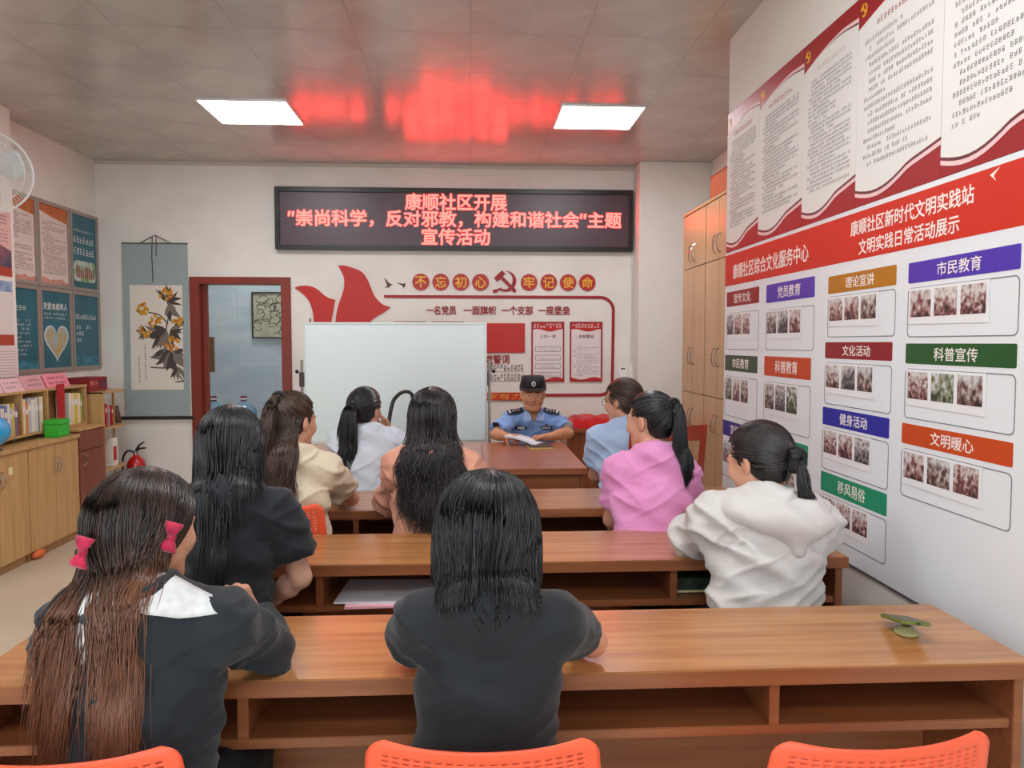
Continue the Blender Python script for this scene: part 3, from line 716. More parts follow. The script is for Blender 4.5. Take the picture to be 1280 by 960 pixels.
tag(mb.build('oath_lines', mat('lettering_dark', '5a2a2c', .6), smooth=0), 'four dark lines of small lettering beside the officer cap', 'wall lettering')
t = thing('slogan_strip', 'narrow orange strip with gold slogan behind the officer', 'sign', tuple(BW(.55, .995)))
MB().prism(BW, rrect(-.68, .665, .957, 1.032, .004), .010, .016).build('panel', mat('strip_orange', 'c63a14', .4), t)
text('lettering', '人民有信仰  国家有力量', BW.mat(-.005, .995, .0162), 1.26, .055, mat('strip_gold', 'e8a23c', .4), t, bold=.01)
def wave(u0, u1, v, amp, side, ph):
    pts = [(u0 + (u1 - u0) * k / 20, v + amp * math.sin(ph + 2 * math.pi * 1.15 * k / 20)) for k in range(21)]
    return pts + [(u1, side), (u0, side)]
def notice(u0, u1, title, label, boxes, seed):
    t = thing('notice_board', label, 'notice', tuple(BW((u0 + u1) / 2, 1.14)), 0, 'framed party notices on the back wall')
    MB().prism(BW, rrect(u0, u1, 1.14, 1.698, .003), 0, .012).build('board', mat('notice_white', 'e9dedf', .4), t)
    MB().ring(BW, rrect(u0 - .006, u1 + .006, 1.134, 1.704, .003), rrect(u0 + .008, u1 - .008, 1.148, 1.690, .003), .0, .016).build('border', M_dred, t)
    MB().prism(BW, wave(u0 + .008, u1 - .008, 1.622, .012, 1.69, .6), .0122, .0128).build('top_band', M_red, t, smooth=0)
    MB().prism(BW, wave(u0 + .008, u1 - .008, 1.165, .012, 1.148, 2.2), .0122, .0128).build('bottom_band', M_red, t, smooth=0)
    mb = MB(); rnd = random.Random(seed)
    for k in range(9):
        for j in range(2):
            x = u0 + .012 + k * (u1 - u0 - .03) / 9; z = 1.645 + j * .022
            if rnd.random() < .85: glyph(mb, BW, x, z, .02, .013, rnd, 1.4)
    mb.build('lattice', mat('lattice_white', 'f0e4e4', .5), t, smooth=0)
    text('title', title, BW.mat((u0 + u1) / 2, 1.565, .0125), .15, .035, mat('title_ink', '7a2a30', .6), t, bold=.01)
    mb = MB()
    if boxes:
        for k in range(4):
            z = 1.468 - k * .081; o_ = rrect(u0 + .03, u1 - .03, z - .05, z, .002); i_ = rrect(u0 + .034, u1 - .034, z - .046, z - .004, .002)
            mb.ring(BW, o_, i_, .0122, .0128); print_lines(mb, BW, u0 + .045, u1 - .05, z - .006, z - .046, 2, .011, .0126, seed + k)
    else:
        print_lines(mb, BW, u0 + .03, u1 - .03, 1.49, 1.18, 15, .013, .0126, seed)
    mb.build('printing', mat('notice_ink', '77707a', .7), t, smooth=0)
notice(.592, .893, '三会一课', 'white notice with four boxed paragraphs, left of the pair by the officer cap', True, 21)
notice(.959, 1.258, '支部建设', 'white notice with plain text lines, right of the pair inside the red frame line', False, 22)

# ---------------------------------------------------------------- whiteboard on a stand
t = thing('whiteboard', 'large blank whiteboard on a stand in front of the back wall', 'whiteboard', (-.72, 6.45, 0))
WB = Wall((0, 6.44, 0), (1, 0, 0))
u0, u1, v0, v1 = -1.36, .135, .685, 1.665
MB().prism(WB, rrect(u0, u1, v0, v1, .012), -.012, .006).build('board', mat('whiteboard_surface', 'e2f2f2', .22, .5), t)
MB().ring(WB, rrect(u0 - .008, u1 + .008, v0 - .008, v1 + .008, .014), rrect(u0 + .006, u1 - .006, v0 + .006, v1 - .006, .008), -.014, .01).build('frame', mat('alu_frame', 'c4c9c8', .35, .5, .5), t)
mb = MB()
for u in (u0 - .03, u1 + .03):
    MB().tube([WB(u, .04, -.02), WB(u, 1.36, -.02)], .012, 10).build('post', mat('stand_grey', 'a9a9a2', .4, .5, .4), t)
    MB().tube([WB(u, .03, -.25), WB(u, .03, .20)], .014, 10).build('foot', mat('stand_grey', 'a9a9a2', .4, .5, .4), t)
    MB().box(u - .018, u + .03 * (1 if u < 0 else -1) + (.018 if u > 0 else 0), 6.43, 6.47, 1.14, 1.26).build('clamp', mat('clamp_dark', '4a3a38', .5), t, bevel=.003)
    MB().ball(WB(u - .035 * (1 if u < 0 else -1), 1.265, 0), .016, 10, 8).build('knob', M_steel, t)
MB().prism(WB, rrect(u0 + .2, u1 - .2, v0 - .03, v0 - .01, .004), .0, .05).build('pen_tray', mat('alu_frame', 'c4c9c8', .35), t, bevel=.002)

# ---------------------------------------------------------------- hanging scroll
t = thing('hanging_scroll', 'blue grey hanging scroll with yellow fruit branch painting by the door', 'scroll', tuple(BW(-2.885, .80)))
M_silk = mat('scroll_silk', 'a6b4b4', .7, .2, noise=(90, '98a8a9'))
MB().prism(BW, [(-3.185, .815), (-2.60, .815), (-2.592, 2.412), (-3.178, 2.412)], .012, .016).build('silk_mount', M_silk, t)
MB().prism(BW, [(-3.125, 1.07), (-2.652, 1.07), (-2.645, 2.034), (-3.118, 2.034)], .0165, .0175).build('paper', mat('scroll_paper', 'e6e0d4', .8, .2), t, smooth=0)
MB().tube([BW(-3.23, .808, .022), BW(-2.56, .808, .022)], .016, 12).build('roller', mat('scroll_roller', '2f2b29', .4), t)
MB().tube([BW(-3.18, 2.414, .014), BW(-2.59, 2.414, .014)], .008, 8).build('top_rod', mat('scroll_rod', '5b6666', .5), t)
MB().tube([BW(-3.02, 2.416, .016), BW(-2.89, 2.486, .012), BW(-2.876, 2.488, .012), BW(-2.735, 2.416, .016)], .004, 6).tube([BW(-2.905, 2.48, .014), BW(-2.91, 2.3, .02), BW(-2.905, 2.06, .022)], .0035, 6).tube([BW(-2.872, 2.48, .014), BW(-2.868, 2.38, .02), BW(-2.872, 2.3, .02)], .003, 6).build('cord', mat('cord_brown', '4a3a34', .7), t)
rnd = random.Random(5)
U = lambda px: -3.118 + (px - 650) / 265 * .472        # painting proportions
V = lambda py: 2.034 - (py - 65) / 522 * .964
lf = MB(); lf2 = MB(); fr = MB(); br = MB()
def leaf(mb, x, y, dx, dy, w, lift):
    n = 9; L = []; Rr = []
    bx = rnd.uniform(-.12, .12)
    for k in range(n + 1):
        s = k / n; ww = w * math.sin(math.pi * s ** .8) * (1 + .15 * rnd.uniform(-1, 1)); px = x + dx * s - dy * bx * math.sin(math.pi * s); py = y + dy * s + dx * bx * math.sin(math.pi * s)
        d = math.hypot(dx, dy); nx, ny = -dy / d, dx / d
        L.append((U(px + nx * ww), V(py + ny * ww))); Rr.append((U(px - nx * ww), V(py - ny * ww)))
    mb.prism(BW, L + Rr[::-1][1:-1], .0176, .0176 + lift)
for cx_, cy_, n, a0, a1, ln, w in ((835, 145, 6, -150, 70, 80, 9), (845, 165, 4, 40, 120, 80, 11), (830, 285, 9, 90, 200, 120, 13), (850, 290, 5, -40, 90, 80, 11), (855, 395, 9, 20, 175, 110, 14), (870, 400, 4, -20, 60, 70, 12), (880, 470, 4, 60, 130, 80, 9), (900, 230, 3, 40, 130, 60, 9), (715, 215, 3, -160, -60, 45, 6), (730, 300, 4, 120, 240, 55, 7)):
    n = int(n * 1.6)
    for k in range(n):
        a = R(a0 + (a1 - a0) * (k + .5) / n + rnd.uniform(-9, 9)); l = ln * rnd.uniform(.75, 1.1)
        x1 = min(max(cx_ + l * math.cos(a), 660), 915); y1 = cy_ + l * math.sin(a)
        leaf(lf if rnd.random() < .6 else lf2, min(cx_, 905), cy_, x1 - min(cx_, 905), y1 - cy_, w * rnd.uniform(.85, 1.25), .0003 + .0002 * rnd.random())
for cx_, cy_, n, sp in ((835, 112, 18, 40), (720, 185, 15, 36), (775, 245, 15, 36), (718, 298, 12, 34), (855, 355, 22, 44), (890, 240, 10, 28)):
    for k in range(n):
        a = rnd.uniform(0, 6.28); r_ = sp * math.sqrt(rnd.random()); x, y = min(cx_ + r_ * math.cos(a), 908), cy_ + r_ * math.sin(a) * .8
        fr.cur = 0 if rnd.random() < .7 else 1
        fr.prism(BW, [(U(x) + .015 * rnd.uniform(.8, 1.2) * math.cos(b), V(y) + .0165 * math.sin(b)) for b in [2 * math.pi * q / 9 for q in range(9)]], .0176, .0181 + .0002 * rnd.random())
        fr.cur = 2; fr.prism(BW, circ(U(x + 2), V(y + 2), .003, 6), .0184, .0186)
for pts in ([(912, 548), (890, 515), (860, 480), (800, 478), (745, 475)], [(912, 520), (880, 480), (860, 400), (830, 290), (850, 200), (840, 150)], [(870, 548), (912, 545)], [(840, 260), (800, 215), (740, 200)], [(830, 290), (780, 280), (730, 300)]):
    sp_ = spline([(x, y) for x, y in pts], 5, False)
    for (xa, ya), (xb, yb) in zip(sp_, sp_[1:]):
        d = math.hypot(xb - xa, yb - ya) or 1; nx, ny = -(yb - ya) / d * 3.2, (xb - xa) / d * 3.2
        br.prism(BW, [(U(min(q, 915)), V(r_)) for q, r_ in ((xa + nx, ya + ny), (xb + nx, yb + ny), (xb - nx, yb - ny), (xa - nx, ya - ny))], .0176, .0179)
lf.build('painted_leaves', mat('ink_dark', '4a423e', .8), t, smooth=0); lf2.build('painted_leaves', mat('ink_grey', '7d756c', .8), t, smooth=0)
fr.build('painted_fruit', [mat('fruit_yellow', 'd89a2c', .8), mat('fruit_orange', 'b9702a', .8), mat('ink_dark', '4a423e', .8)], t, smooth=0)
br.build('painted_branch', mat('ink_brown', '574a40', .8), t, smooth=0)
mb = MB()
for x, y0, y1, s in ((722, 370, 545, 12), (690, 425, 555, 11)):
    y = y0
    while y < y1: glyph(mb, BW, U(x - 6), V(y), .019, .0179, rnd); y += s * 1.15
mb.build('inscription', mat('ink_dark', '4a423e', .8), t, smooth=0)

# ---------------------------------------------------------------- behind the door: picture, board
PB = Wall((0, 8.99, 0), (1, 0, 0))
t = thing('ink_picture', 'dark framed ink drawing on the blue tiled wall behind door', 'picture', tuple(PB(-2.26, 1.85)))
MB().ring(PB, rrect(-2.485, -1.90, 1.555, 2.085, .004), rrect(-2.47, -1.915, 1.57, 2.07, .003), 0, .03).build('frame', mat('picture_frame', '3a3430', .4), t)
MB().prism(PB, rrect(-2.47, -1.915, 1.57, 2.07, .003), .0, .012).build('canvas', mat('picture_paper', 'bdb8a2', .8, noise=(6, 'a8a48e')), t, smooth=0)
mb = MB(); rnd = random.Random(8)
for k in range(60):
    x, z = rnd.uniform(-2.43, -1.98), rnd.uniform(1.62, 2.02); r_ = rnd.uniform(.015, .06); a0 = rnd.uniform(0, 6.28)
    n = 7; pts = [(x + r_ * math.cos(a0 + q * .45) * (1 + .1 * q), z + r_ * math.sin(a0 + q * .45)) for q in range(n)]
    for a, b in zip(pts, pts[1:]):
        d = Vector((b[0] - a[0], b[1] - a[1])).normalized() * .004
        mb.prism(PB, [(a[0] - d.y, a[1] + d.x), (b[0] - d.y, b[1] + d.x), (b[0] + d.y, b[1] - d.x), (a[0] + d.y, a[1] - d.x)], .0122, .0128)
mb.build('ink_strokes', mat('ink_dark', '4a423e', .8), t, smooth=0)
tag(MB().box(-2.52, -2.475, 7.6, 7.63, 1.22, 1.56).build('wooden_strip', mat('strip_wood', '7a5a3e', .5), bevel=.003), 'narrow brown board standing out behind the left door jamb', 'board')
tag(MB().box(-2.60, -2.40, 7.70, 7.74, 0.0, 1.3).build('board_stand', M_tile, bevel=.003), 'pale blue upright panel behind the left door jamb', 'panel') if False else None

# ---------------------------------------------------------------- wall fan
M_fanw = mat('fan_white', 'e9ebe8', .35, .5)
t = thing('wall_fan', 'white wall fan with round wire guard at the left edge', 'fan', (-3.25, 5.15, 2.25))
FC = Vector((-2.865, 4.80, 2.52)); MF = Matrix.Translation(FC) @ Vector((.62, -.78, -.08)).to_track_quat('Z', 'Y').to_matrix().to_4x4()
Rf = .238
def fan_guard(z0, sgn):
    mb = MB()
    prof = [(.045, .085), (.10, .08), (.16, .065), (.20, .035), (.229, .008), (Rf, 0)]
    for k in range(72):
        a = 2 * math.pi * k / 72
        mb.tube([MF @ Vector((r * math.cos(a + .5 * (Rf - r)), r * math.sin(a + .5 * (Rf - r)), sgn * z + z0)) for r, z in prof], .0013, 4)
    for r, z, rr in ((Rf, 0, .006), (.185, .047, .002), (.13, .073, .002), (.045, .085, .003)):
        mb.tube([MF @ Vector((r * math.cos(2 * math.pi * k / 48), r * math.sin(2 * math.pi * k / 48), sgn * z + z0)) for k in range(48)], rr, 6, True)
    return mb
fan_guard(.01, 1).build('front_guard', M_fanw, t); fan_guard(-.01, -1).build('rear_guard', M_fanw, t)
MB().lathe([(.0, .098), (.03, .097), (.05, .09), (.05, .084)], MF, 24).build('badge', M_fanw, t)
for k in range(3):
    a0 = k * 2 * math.pi / 3 + .4; mb = MB(); n = 10
    for i in range(n + 1):
        r = .03 + (.178) * i / n; w = .35 + .45 * math.sin(math.pi * min(1, i / n * .8 + .12))
        for j in range(7):
            s = j / 6 - .5; a = a0 + w * s * 1.5; mb.v.append(tuple(MF @ Vector((r * math.cos(a), r * math.sin(a), .03 * s * 1.4))))
    for i in range(n):
        for j in range(6): b = i * 7 + j; mb.f.append((b, b + 1, b + 8, b + 7)); mb.m.append(0)
    mb.build('blade', mat('fan_blade', 'dfe9ea', .3), t, solid=.003)
MB().lathe([(.035, -.04), (.04, .02), (.03, .04)], MF, 20).build('hub', M_fanw, t)
MB().lathe([(.05, -.20), (.065, -.18), (.068, -.10), (.05, -.075)], MF, 24).build('motor', M_fanw, t)
e = MF @ Vector((0, 0, -.15))
MB().tube([e, e + Vector((0, 0, -.12)), Vector((-3.19, 5.15, 2.28))], .018, 10).build('arm', M_fanw, t)
MB().prism(PW, rrect(5.09, 5.21, 2.18, 2.38, .02), 0, .06).build('wall_bracket', M_fanw, t, bevel=.004)

# ---------------------------------------------------------------- framed posters on the left wall
M_pf = mat('poster_frame', 'a99c95', .4, .5, .3); M_teal = mat('poster_teal', '2c6f82', .35, .4, noise=(4, '256474')); M_blush = mat('poster_blush', 'e8dad3', .4, .4)
M_pw = mat('poster_print_white', 'e8ecea', .6); M_dk = mat('poster_print_dark', '5a4a48', .7)
def framed(y0, y1, z0, z1, label, base):
    t = thing('framed_poster', label, 'poster', tuple(LWL((y0 + y1) / 2, z0)), 0, 'framed posters on the left wall')
    MB().ring(LWL, rrect(y0, y1, z0, z1, .003), rrect(y0 + .03, y1 - .03, z0 + .03, z1 - .03, .002), 0, .022).build('frame', M_pf, t)
    MB().prism(LWL, rrect(y0 + .03, y1 - .03, z0 + .03, z1 - .03, .002), 0, .010).build('sheet', base, t, smooth=0)
    return t
C = [(5.80, 6.295), (6.30, 6.79), (6.80, 7.29)]
def zig(y0, y1, z, side, amp, n, seed):
    r = random.Random(seed); return [(y0 + (y1 - y0) * k / n, z + amp * r.uniform(-1, 1)) for k in range(n + 1)] + [(y1, side), (y0, side)]
for k in (0, 1):
    y0, y1 = C[k]; t = framed(y0, y1, 1.955, 2.645, ['cream poster with text and orange header beside the fan', 'cream poster with text and orange header, top row, right one'][k], M_blush)
    MB().prism(LWL, [(y0 + .03, 2.615), (y1 - .03, 2.615), (y1 - .03, 2.50), (y0 + .2, 2.53), (y0 + .03, 2.56)], .0103, .0112).build('header', mat('poster_orange', 'c97b3c', .5, noise=(5, 'b8562f')), t, smooth=0)
    mb = MB(); print_lines(mb, LWL, y0 + .07, y1 - .06, 2.49, 2.06, 22, .014, .0108, 30 + k); mb.build('printing', M_dk, t, smooth=0)
    MB().prism(LWL, zig(y0 + .03, y1 - .03, 2.02, 1.985, .02, 9, k), .0103, .0112).build('footer', mat('poster_rose', 'c98a78', .5, noise=(20, 'd8a590')), t, smooth=0)
t = framed(C[2][0], C[2][1], 1.955, 2.645, 'teal poster with group of figures, top right corner of the posters', M_teal)
mb = MB(); print_lines(mb, LWL, 6.87, 7.22, 2.50, 2.46, 1, .02, .0108, 4, False); print_lines(mb, LWL, 6.86, 7.23, 2.45, 2.25, 2, .065, .0108, 41, False, 1, .75); mb.build('printing', M_pw, t, smooth=0)
MB().prism(LWL, rrect(6.86, 7.24, 2.04, 2.22, .04), .0103, .0108).build('picture', mat('poster_figures', '7fae6a', .6, noise=(14, 'd6dde2')), t, smooth=0)
mb = MB(); rnd = random.Random(2)
for k in range(9):
    y = 6.9 + .036 * k; h = rnd.uniform(.05, .09); mb.prism(LWL, rrect(y, y + .022, 2.07, 2.07 + h, .006), .0109, .0112); mb.prism(LWL, circ(y + .011, 2.08 + h, .012, 10), .0109, .0113)
mb.build('figures', mat('figure_red', '9a4a4a', .6), t, smooth=0)
t = framed(C[0][0], C[0][1], 1.27, 1.95, 'teal poster with two columns of small white text, leftmost bottom', M_teal)
mb = MB(); print_lines(mb, LWL, 5.88, 6.22, 1.80, 1.74, 1, .045, .0108, 5, False); print_lines(mb, LWL, 5.9, 6.2, 1.69, 1.40, 9, .02, .0108, 51, False, .8); mb.build('printing', M_pw, t, smooth=0)
MB().prism(LWL, zig(5.83, 6.265, 1.36, 1.30, .01, 8, 7), .0103, .0108).build('sea_band', mat('sea_blue', '3f93ac', .5, noise=(20, '2c6f82')), t, smooth=0)
t = framed(C[1][0], C[1][1], 1.27, 1.95, 'teal poster with a heart shaped picture, bottom row', M_teal)
text('title', '关爱未成年人', LWL.mat(6.545, 1.80, .0105), .37, .058, M_pw, t, bold=.012)
mb = MB(); print_lines(mb, LWL, 6.37, 6.73, 1.755, 1.69, 2, .02, .0108, 61, False); mb.build('printing', M_pw, t, smooth=0)
hrt = []
for k in range(40):
    a = 2 * math.pi * k / 40; hrt.append((6.55 + .0118 * 16 * math.sin(a) ** 3, 1.52 + .0105 * (13 * math.cos(a) - 5 * math.cos(2 * a) - 2 * math.cos(3 * a) - math.cos(4 * a))))
MB().prism(LWL, hrt, .0103, .0108).build('heart_border', mat('heart_pale', 'cfe0e6', .5), t, smooth=0)
MB().prism(LWL, [(6.55 + (u - 6.55) * .9, 1.52 + (v - 1.52) * .9) for u, v in hrt], .0109, .0114).build('heart_picture', mat('heart_picture', 'c2b070', .6, noise=(9, '9ec4d8')), t, smooth=0)
t = framed(C[2][0], C[2][1], 1.27, 1.95, 'teal poster with three lines of large white text, bottom right', M_teal)
mb = MB(); print_lines(mb, LWL, 6.86, 7.24, 1.77, 1.69, 1, .05, .0108, 7, False, 1, .75); print_lines(mb, LWL, 6.87, 7.23, 1.67, 1.50, 3, .04, .0108, 71, False, .75); mb.build('printing', M_pw, t, smooth=0)
MB().prism(LWL, zig(6.83, 7.26, 1.38, 1.30, .012, 8, 9), .0103, .0108).build('sea_band', mat('sea_blue', '3f93ac', .5), t, smooth=0)
# posters on the pilaster
t = thing('paper_poster', 'pink and red poster on the left pilaster below the fan', 'poster', tuple(PW(5.5, 1.97)), 0, 'paper posters on the left pilaster')
MB().prism(PW, [(5.2, 1.965), (5.69, 1.965), (5.69, 2.42), (5.2, 2.42)], 0, .004).build('sheet', mat('poster_pink', 'e6bdb6', .6), t, smooth=0)
MB().prism(PW, [(5.2, 1.97), (5.685, 1.97), (5.685, 2.03), (5.2, 2.05)], .0042, .005).build('red_band', mat('poster_redband', 'b0452f', .6), t, smooth=0)
MB().prism(PW, [(5.2, 2.05), (5.685, 2.03), (5.685, 2.15), (5.5, 2.2), (5.2, 2.14)], .0042, .005).build('picture', mat('poster_dusk', '8c5a5e', .6, noise=(8, '4c4a66')), t, smooth=0)
mb = MB(); print_lines(mb, PW, 5.3, 5.66, 2.40, 2.2, 8, .013, .0046, 81); mb.build('printing', M_dk, t, smooth=0)
t = thing('paper_poster', 'white poster with blue header and red foot on the left pilaster', 'poster', tuple(PW(5.5, 1.48)), 0, 'paper posters on the left pilaster')
MB().prism(PW, [(5.2, 1.48), (5.69, 1.48), (5.69, 1.94), (5.2, 1.94)], 0, .004).build('sheet', mat('poster_white', 'e4dcd8', .6), t, smooth=0)
MB().prism(PW, [(5.2, 1.86), (5.68, 1.86), (5.68, 1.935), (5.2, 1.935)], .0042, .005).build('header', mat('poster_bluehead', '6d86b4', .6, noise=(10, 'a9c0d8')), t, smooth=0)
MB().prism(PW, [(5.2, 1.485), (5.685, 1.485), (5.685, 1.56), (5.2, 1.56)], .0042, .005).build('red_band', mat('poster_redband', 'b0452f', .6), t, smooth=0)
t = thing('wall_calendar', 'white printed sheet pinned low on the left pilaster', 'calendar', tuple(PW(5.5, 1.27)))
MB().prism(PW, [(5.2, 1.262), (5.715, 1.262), (5.715, 1.47), (5.2, 1.47)], .006, .010).build('sheet', mat('calendar_white', 'e8dcdc', .7), t, smooth=0)
mb = MB()
for k in range(9):
    z = 1.28 + .02 * k
    for q in range(22): mb.add([PW(5.25 + q * .02, z, .0104), PW(5.263 + q * .02, z, .0104), PW(5.263 + q * .02, z + .006, .0104), PW(5.25 + q * .02, z + .006, .0104)], [(0, 1, 2, 3)])
mb.build('printing', mat('calendar_ink', 'b0a0a2', .8), t, smooth=0)

# ---------------------------------------------------------------- right wall: upper posters shaped like open books
M_cover = mat('book_cover_red', '9c1f24', .45, .4); M_page = mat('book_page', 'e9eae6', .6, .3); M_line = mat('print_grey', '787674', .8); M_title = mat('print_title_red', 'a83248', .7)
M_edge = mat('page_edge_dark', '6a2a30', .5); M_pinkedge = mat('page_edge_pink', 'f0cdcd', .6); M_fold = mat('page_fold', 'c9cdd0', .6); M_yel = mat('emblem_yellow', 'e8b01c', .5)
US = [-4.235, -3.765, -3.264, -2.803, -2.286, -1.82, -1.35]
ZT, ZB = 2.755, 2.0
plab = ['narrow open book poster at the far end of the right wall', 'second open book poster from the far end of the right wall', 'third open book poster from the far end, dense small text', 'fourth open book poster with larger text, red title at top edge', 'fifth open book poster cut by the top right picture corner', 'nearest open book poster by the right picture edge']
for k in range(6):
    u0, u1 = US[k] + .001, US[k + 1] - .001; n = 14
    t = thing('book_poster', plab[k], 'poster', tuple(RW((u0 + u1) / 2, ZB)), 0, 'open book posters along the right wall')
    MB().prism(RW, [(u0, ZB), (u1, ZB), (u1, ZT), (u0, ZT)], .0, .004).build('cover', M_cover, t, smooth=0)
    up = [(u0 + (u1 - u0) * i / n, ZT - .115 + .045 * math.sin(math.pi * .5 * min(1, i / n * 1.35)) - .012 * max(0, i / n - .75) * 4) for i in range(n + 1)]
    dn = [(u0 + (u1 - u0) * i / n, ZB + .062 + .062 * ((i / n) ** 1.6) - .03 * math.sin(math.pi * min(1, i / n * 1.5))) for i in range(n + 1)]
    MB().prism(RW, up + dn[::-1], .0042, .0052).build('page', M_page, t, smooth=0)
    md, mp = MB(), MB(); f = lambda p, d: (p[0], p[1] + d)
    for i in range(n):
        mp.prism(RW, [f(up[i], 0), f(up[i + 1], 0), f(up[i + 1], .016 * (i + 1) / n), f(up[i], .016 * i / n)] if i else [f(up[0], 0), f(up[1], 0), f(up[1], .016 / n)], .0042, .005)
        if i > 5: md.prism(RW, [f(up[i], -.012 * (i - 5) / n), f(up[i + 1], -.012 * (i - 4) / n), up[i + 1], up[i]], .0053, .0056)
        md.prism(RW, [f(dn[i], -.010), f(dn[i + 1], -.010), dn[i + 1], dn[i]], .0042, .0056)
        mp.prism(RW, [f(dn[i], -.024), f(dn[i + 1], -.024), f(dn[i + 1], -.010), f(dn[i], -.010)], .0042, .0054)
    md.build('page_shadow_line', M_edge, t, smooth=0); mp.build('page_rim', M_pinkedge, t, smooth=0)
    # emblem
    e0, ez = u0 + .035, ZT - .055; mb = MB()
    oo = [(e0 + .022 * math.cos(R(a)), ez + .024 * math.sin(R(a))) for a in range(-125, 88, 14)]; ii = [(e0 - .003 + .016 * math.cos(R(a)), ez + .003 + .019 * math.sin(R(a))) for a in range(-118, 84, 14)]
    mb.prism(RW, oo + ii[::-1], .0042, .0052); mb.prism(RW, rot_rect(e0, ez, .045, .008, -45), .0042, .0054); mb.prism(RW, rot_rect(e0 - .012, ez + .012, .012, .026, -45), .0042, .0055)
    mb.build('emblem', M_yel, t, smooth=0)
    big = k >= 3
    mb = MB(); a, b = u0 + .05, u1 - .04; s = .013 if not big else .0175
    if k < 4:
        rr = random.Random(k); x = (u0 + u1) / 2 - .13
        while x < (u0 + u1) / 2 + .13: glyph(mb, RW, x, ZT - .145, .024, .0056, rr, .8); x += .022
        if k < 3: mb.build('title', M_title if k != 2 else mat('print_title_pale', 'cfc3c0', .7), t, smooth=0)
        else: mb.build('title', M_title, t, smooth=0)
    mb = MB(); print_lines(mb, RW, a, b, ZT - .165, ZB + .125, 27 if not big else 16, s, .0056, 90 + k, True, .95, .9 if not big else .85); mb.build('printing', M_line, t, smooth=0)

# ---------------------------------------------------------------- right wall: big activity banner
t = thing('activity_banner', 'large white banner with red header and coloured headings on the right wall', 'banner', tuple(RW(-3, .67)))
MB().prism(RW, [(-4.247, .668), (-1.2, .668), (-1.2, 1.998), (-4.247, 1.998)], .001, .0025).build('sheet', mat('banner_white', 'e8edf1', .55, .3), t, smooth=0)
MB().prism(RW, [(-4.247, 1.815), (-1.2, 1.80), (-1.2, 1.978), (-4.247, 1.984)], .0026, .0034).build('header', mat('banner_red', 'cf2d12', .45, .4), t, smooth=0)
tag(MB().tube([RW(-4.247, .668, .004), RW(-1.0, .668, .004)], .004, 6).build('cable', mat('dark_cable', '3a3c40', .5)), 'thin dark cable running along the white wall above the front desk', 'cable')
M_bw = mat('banner_lettering', 'f6efe8', .5)
text('lettering', '康顺社区综合文化服务中心', RW.mat(-3.655, 1.885, .0036), .93, .078, M_bw, t, bold=.016, extrude=.0004)
text('lettering', '康顺社区新时代文明实践站', RW.mat(-2.478, 1.925, .0036), .705, .056, M_bw, t, bold=.016, extrude=.0004)
text('lettering', '文明实践日常活动展示', RW.mat(-2.478, 1.850, .0036), .58, .054, M_bw, t, bold=.016, extrude=.0004)
tag(MB().prism(RW, [(-2.06, 1.96), (-2.02, 1.975), (-2.045, 1.955), (-2.035, 1.94)], .0036, .0042).build('tape_scrap', M_bw, smooth=0), 'torn white scrap on the red banner header', 'scrap')
cells = [  # u0,u1,title z0,z1, pocket z0,z1, title, colour
    (-4.215, -3.738, 1.70, 1.78, 1.466, 1.665, '宣传文化', '8e1c1c'), (-4.23, -3.745, 1.35, 1.435, 1.10, 1.32, '市民教育', '2f4a2c'), (-4.25, -3.75, .988, 1.072, .76, .955, '宣传教育', '2c2388'),
    (-3.645, -3.125, 1.692, 1.778, 1.468, 1.659, '党员教育', '4a35b0'), (-3.655, -3.145, 1.345, 1.438, 1.098, 1.317, '科普教育', 'c84712'), (-3.665, -3.157, .978, 1.066, .76, .95, '文体活动', '149068'),
    (-3.003, -2.514, 1.695, 1.763, 1.523, 1.683, '理论宣讲', 'b5770c'), (-3.018, -2.527, 1.44, 1.504, 1.258, 1.424, '文化活动', '8e1820'), (-3.028, -2.534, 1.174, 1.244, .995, 1.162, '健身活动', '2328a0'), (-3.032, -2.537, .905, .983, .735, .893, '移风易俗', '12936a'),
    (-2.442, -1.931, 1.693, 1.759, 1.519, 1.678, '市民教育', '4834ae'), (-2.446, -1.933, 1.434, 1.499, 1.256, 1.418, '科普宣传', '1e5626'), (-2.456, -1.935, 1.172, 1.238, .998, 1.156, '文明暖心', 'c94a12')]
seen = {}
colname = {'8e1c1c': 'dark red', '2f4a2c': 'dark green', '2c2388': 'indigo', '4a35b0': 'purple', 'c84712': 'orange', '149068': 'teal', 'b5770c': 'ochre', '8e1820': 'crimson', '2328a0': 'royal blue', '12936a': 'green', '4834ae': 'violet', '1e5626': 'forest green', 'c94a12': 'deep orange'}
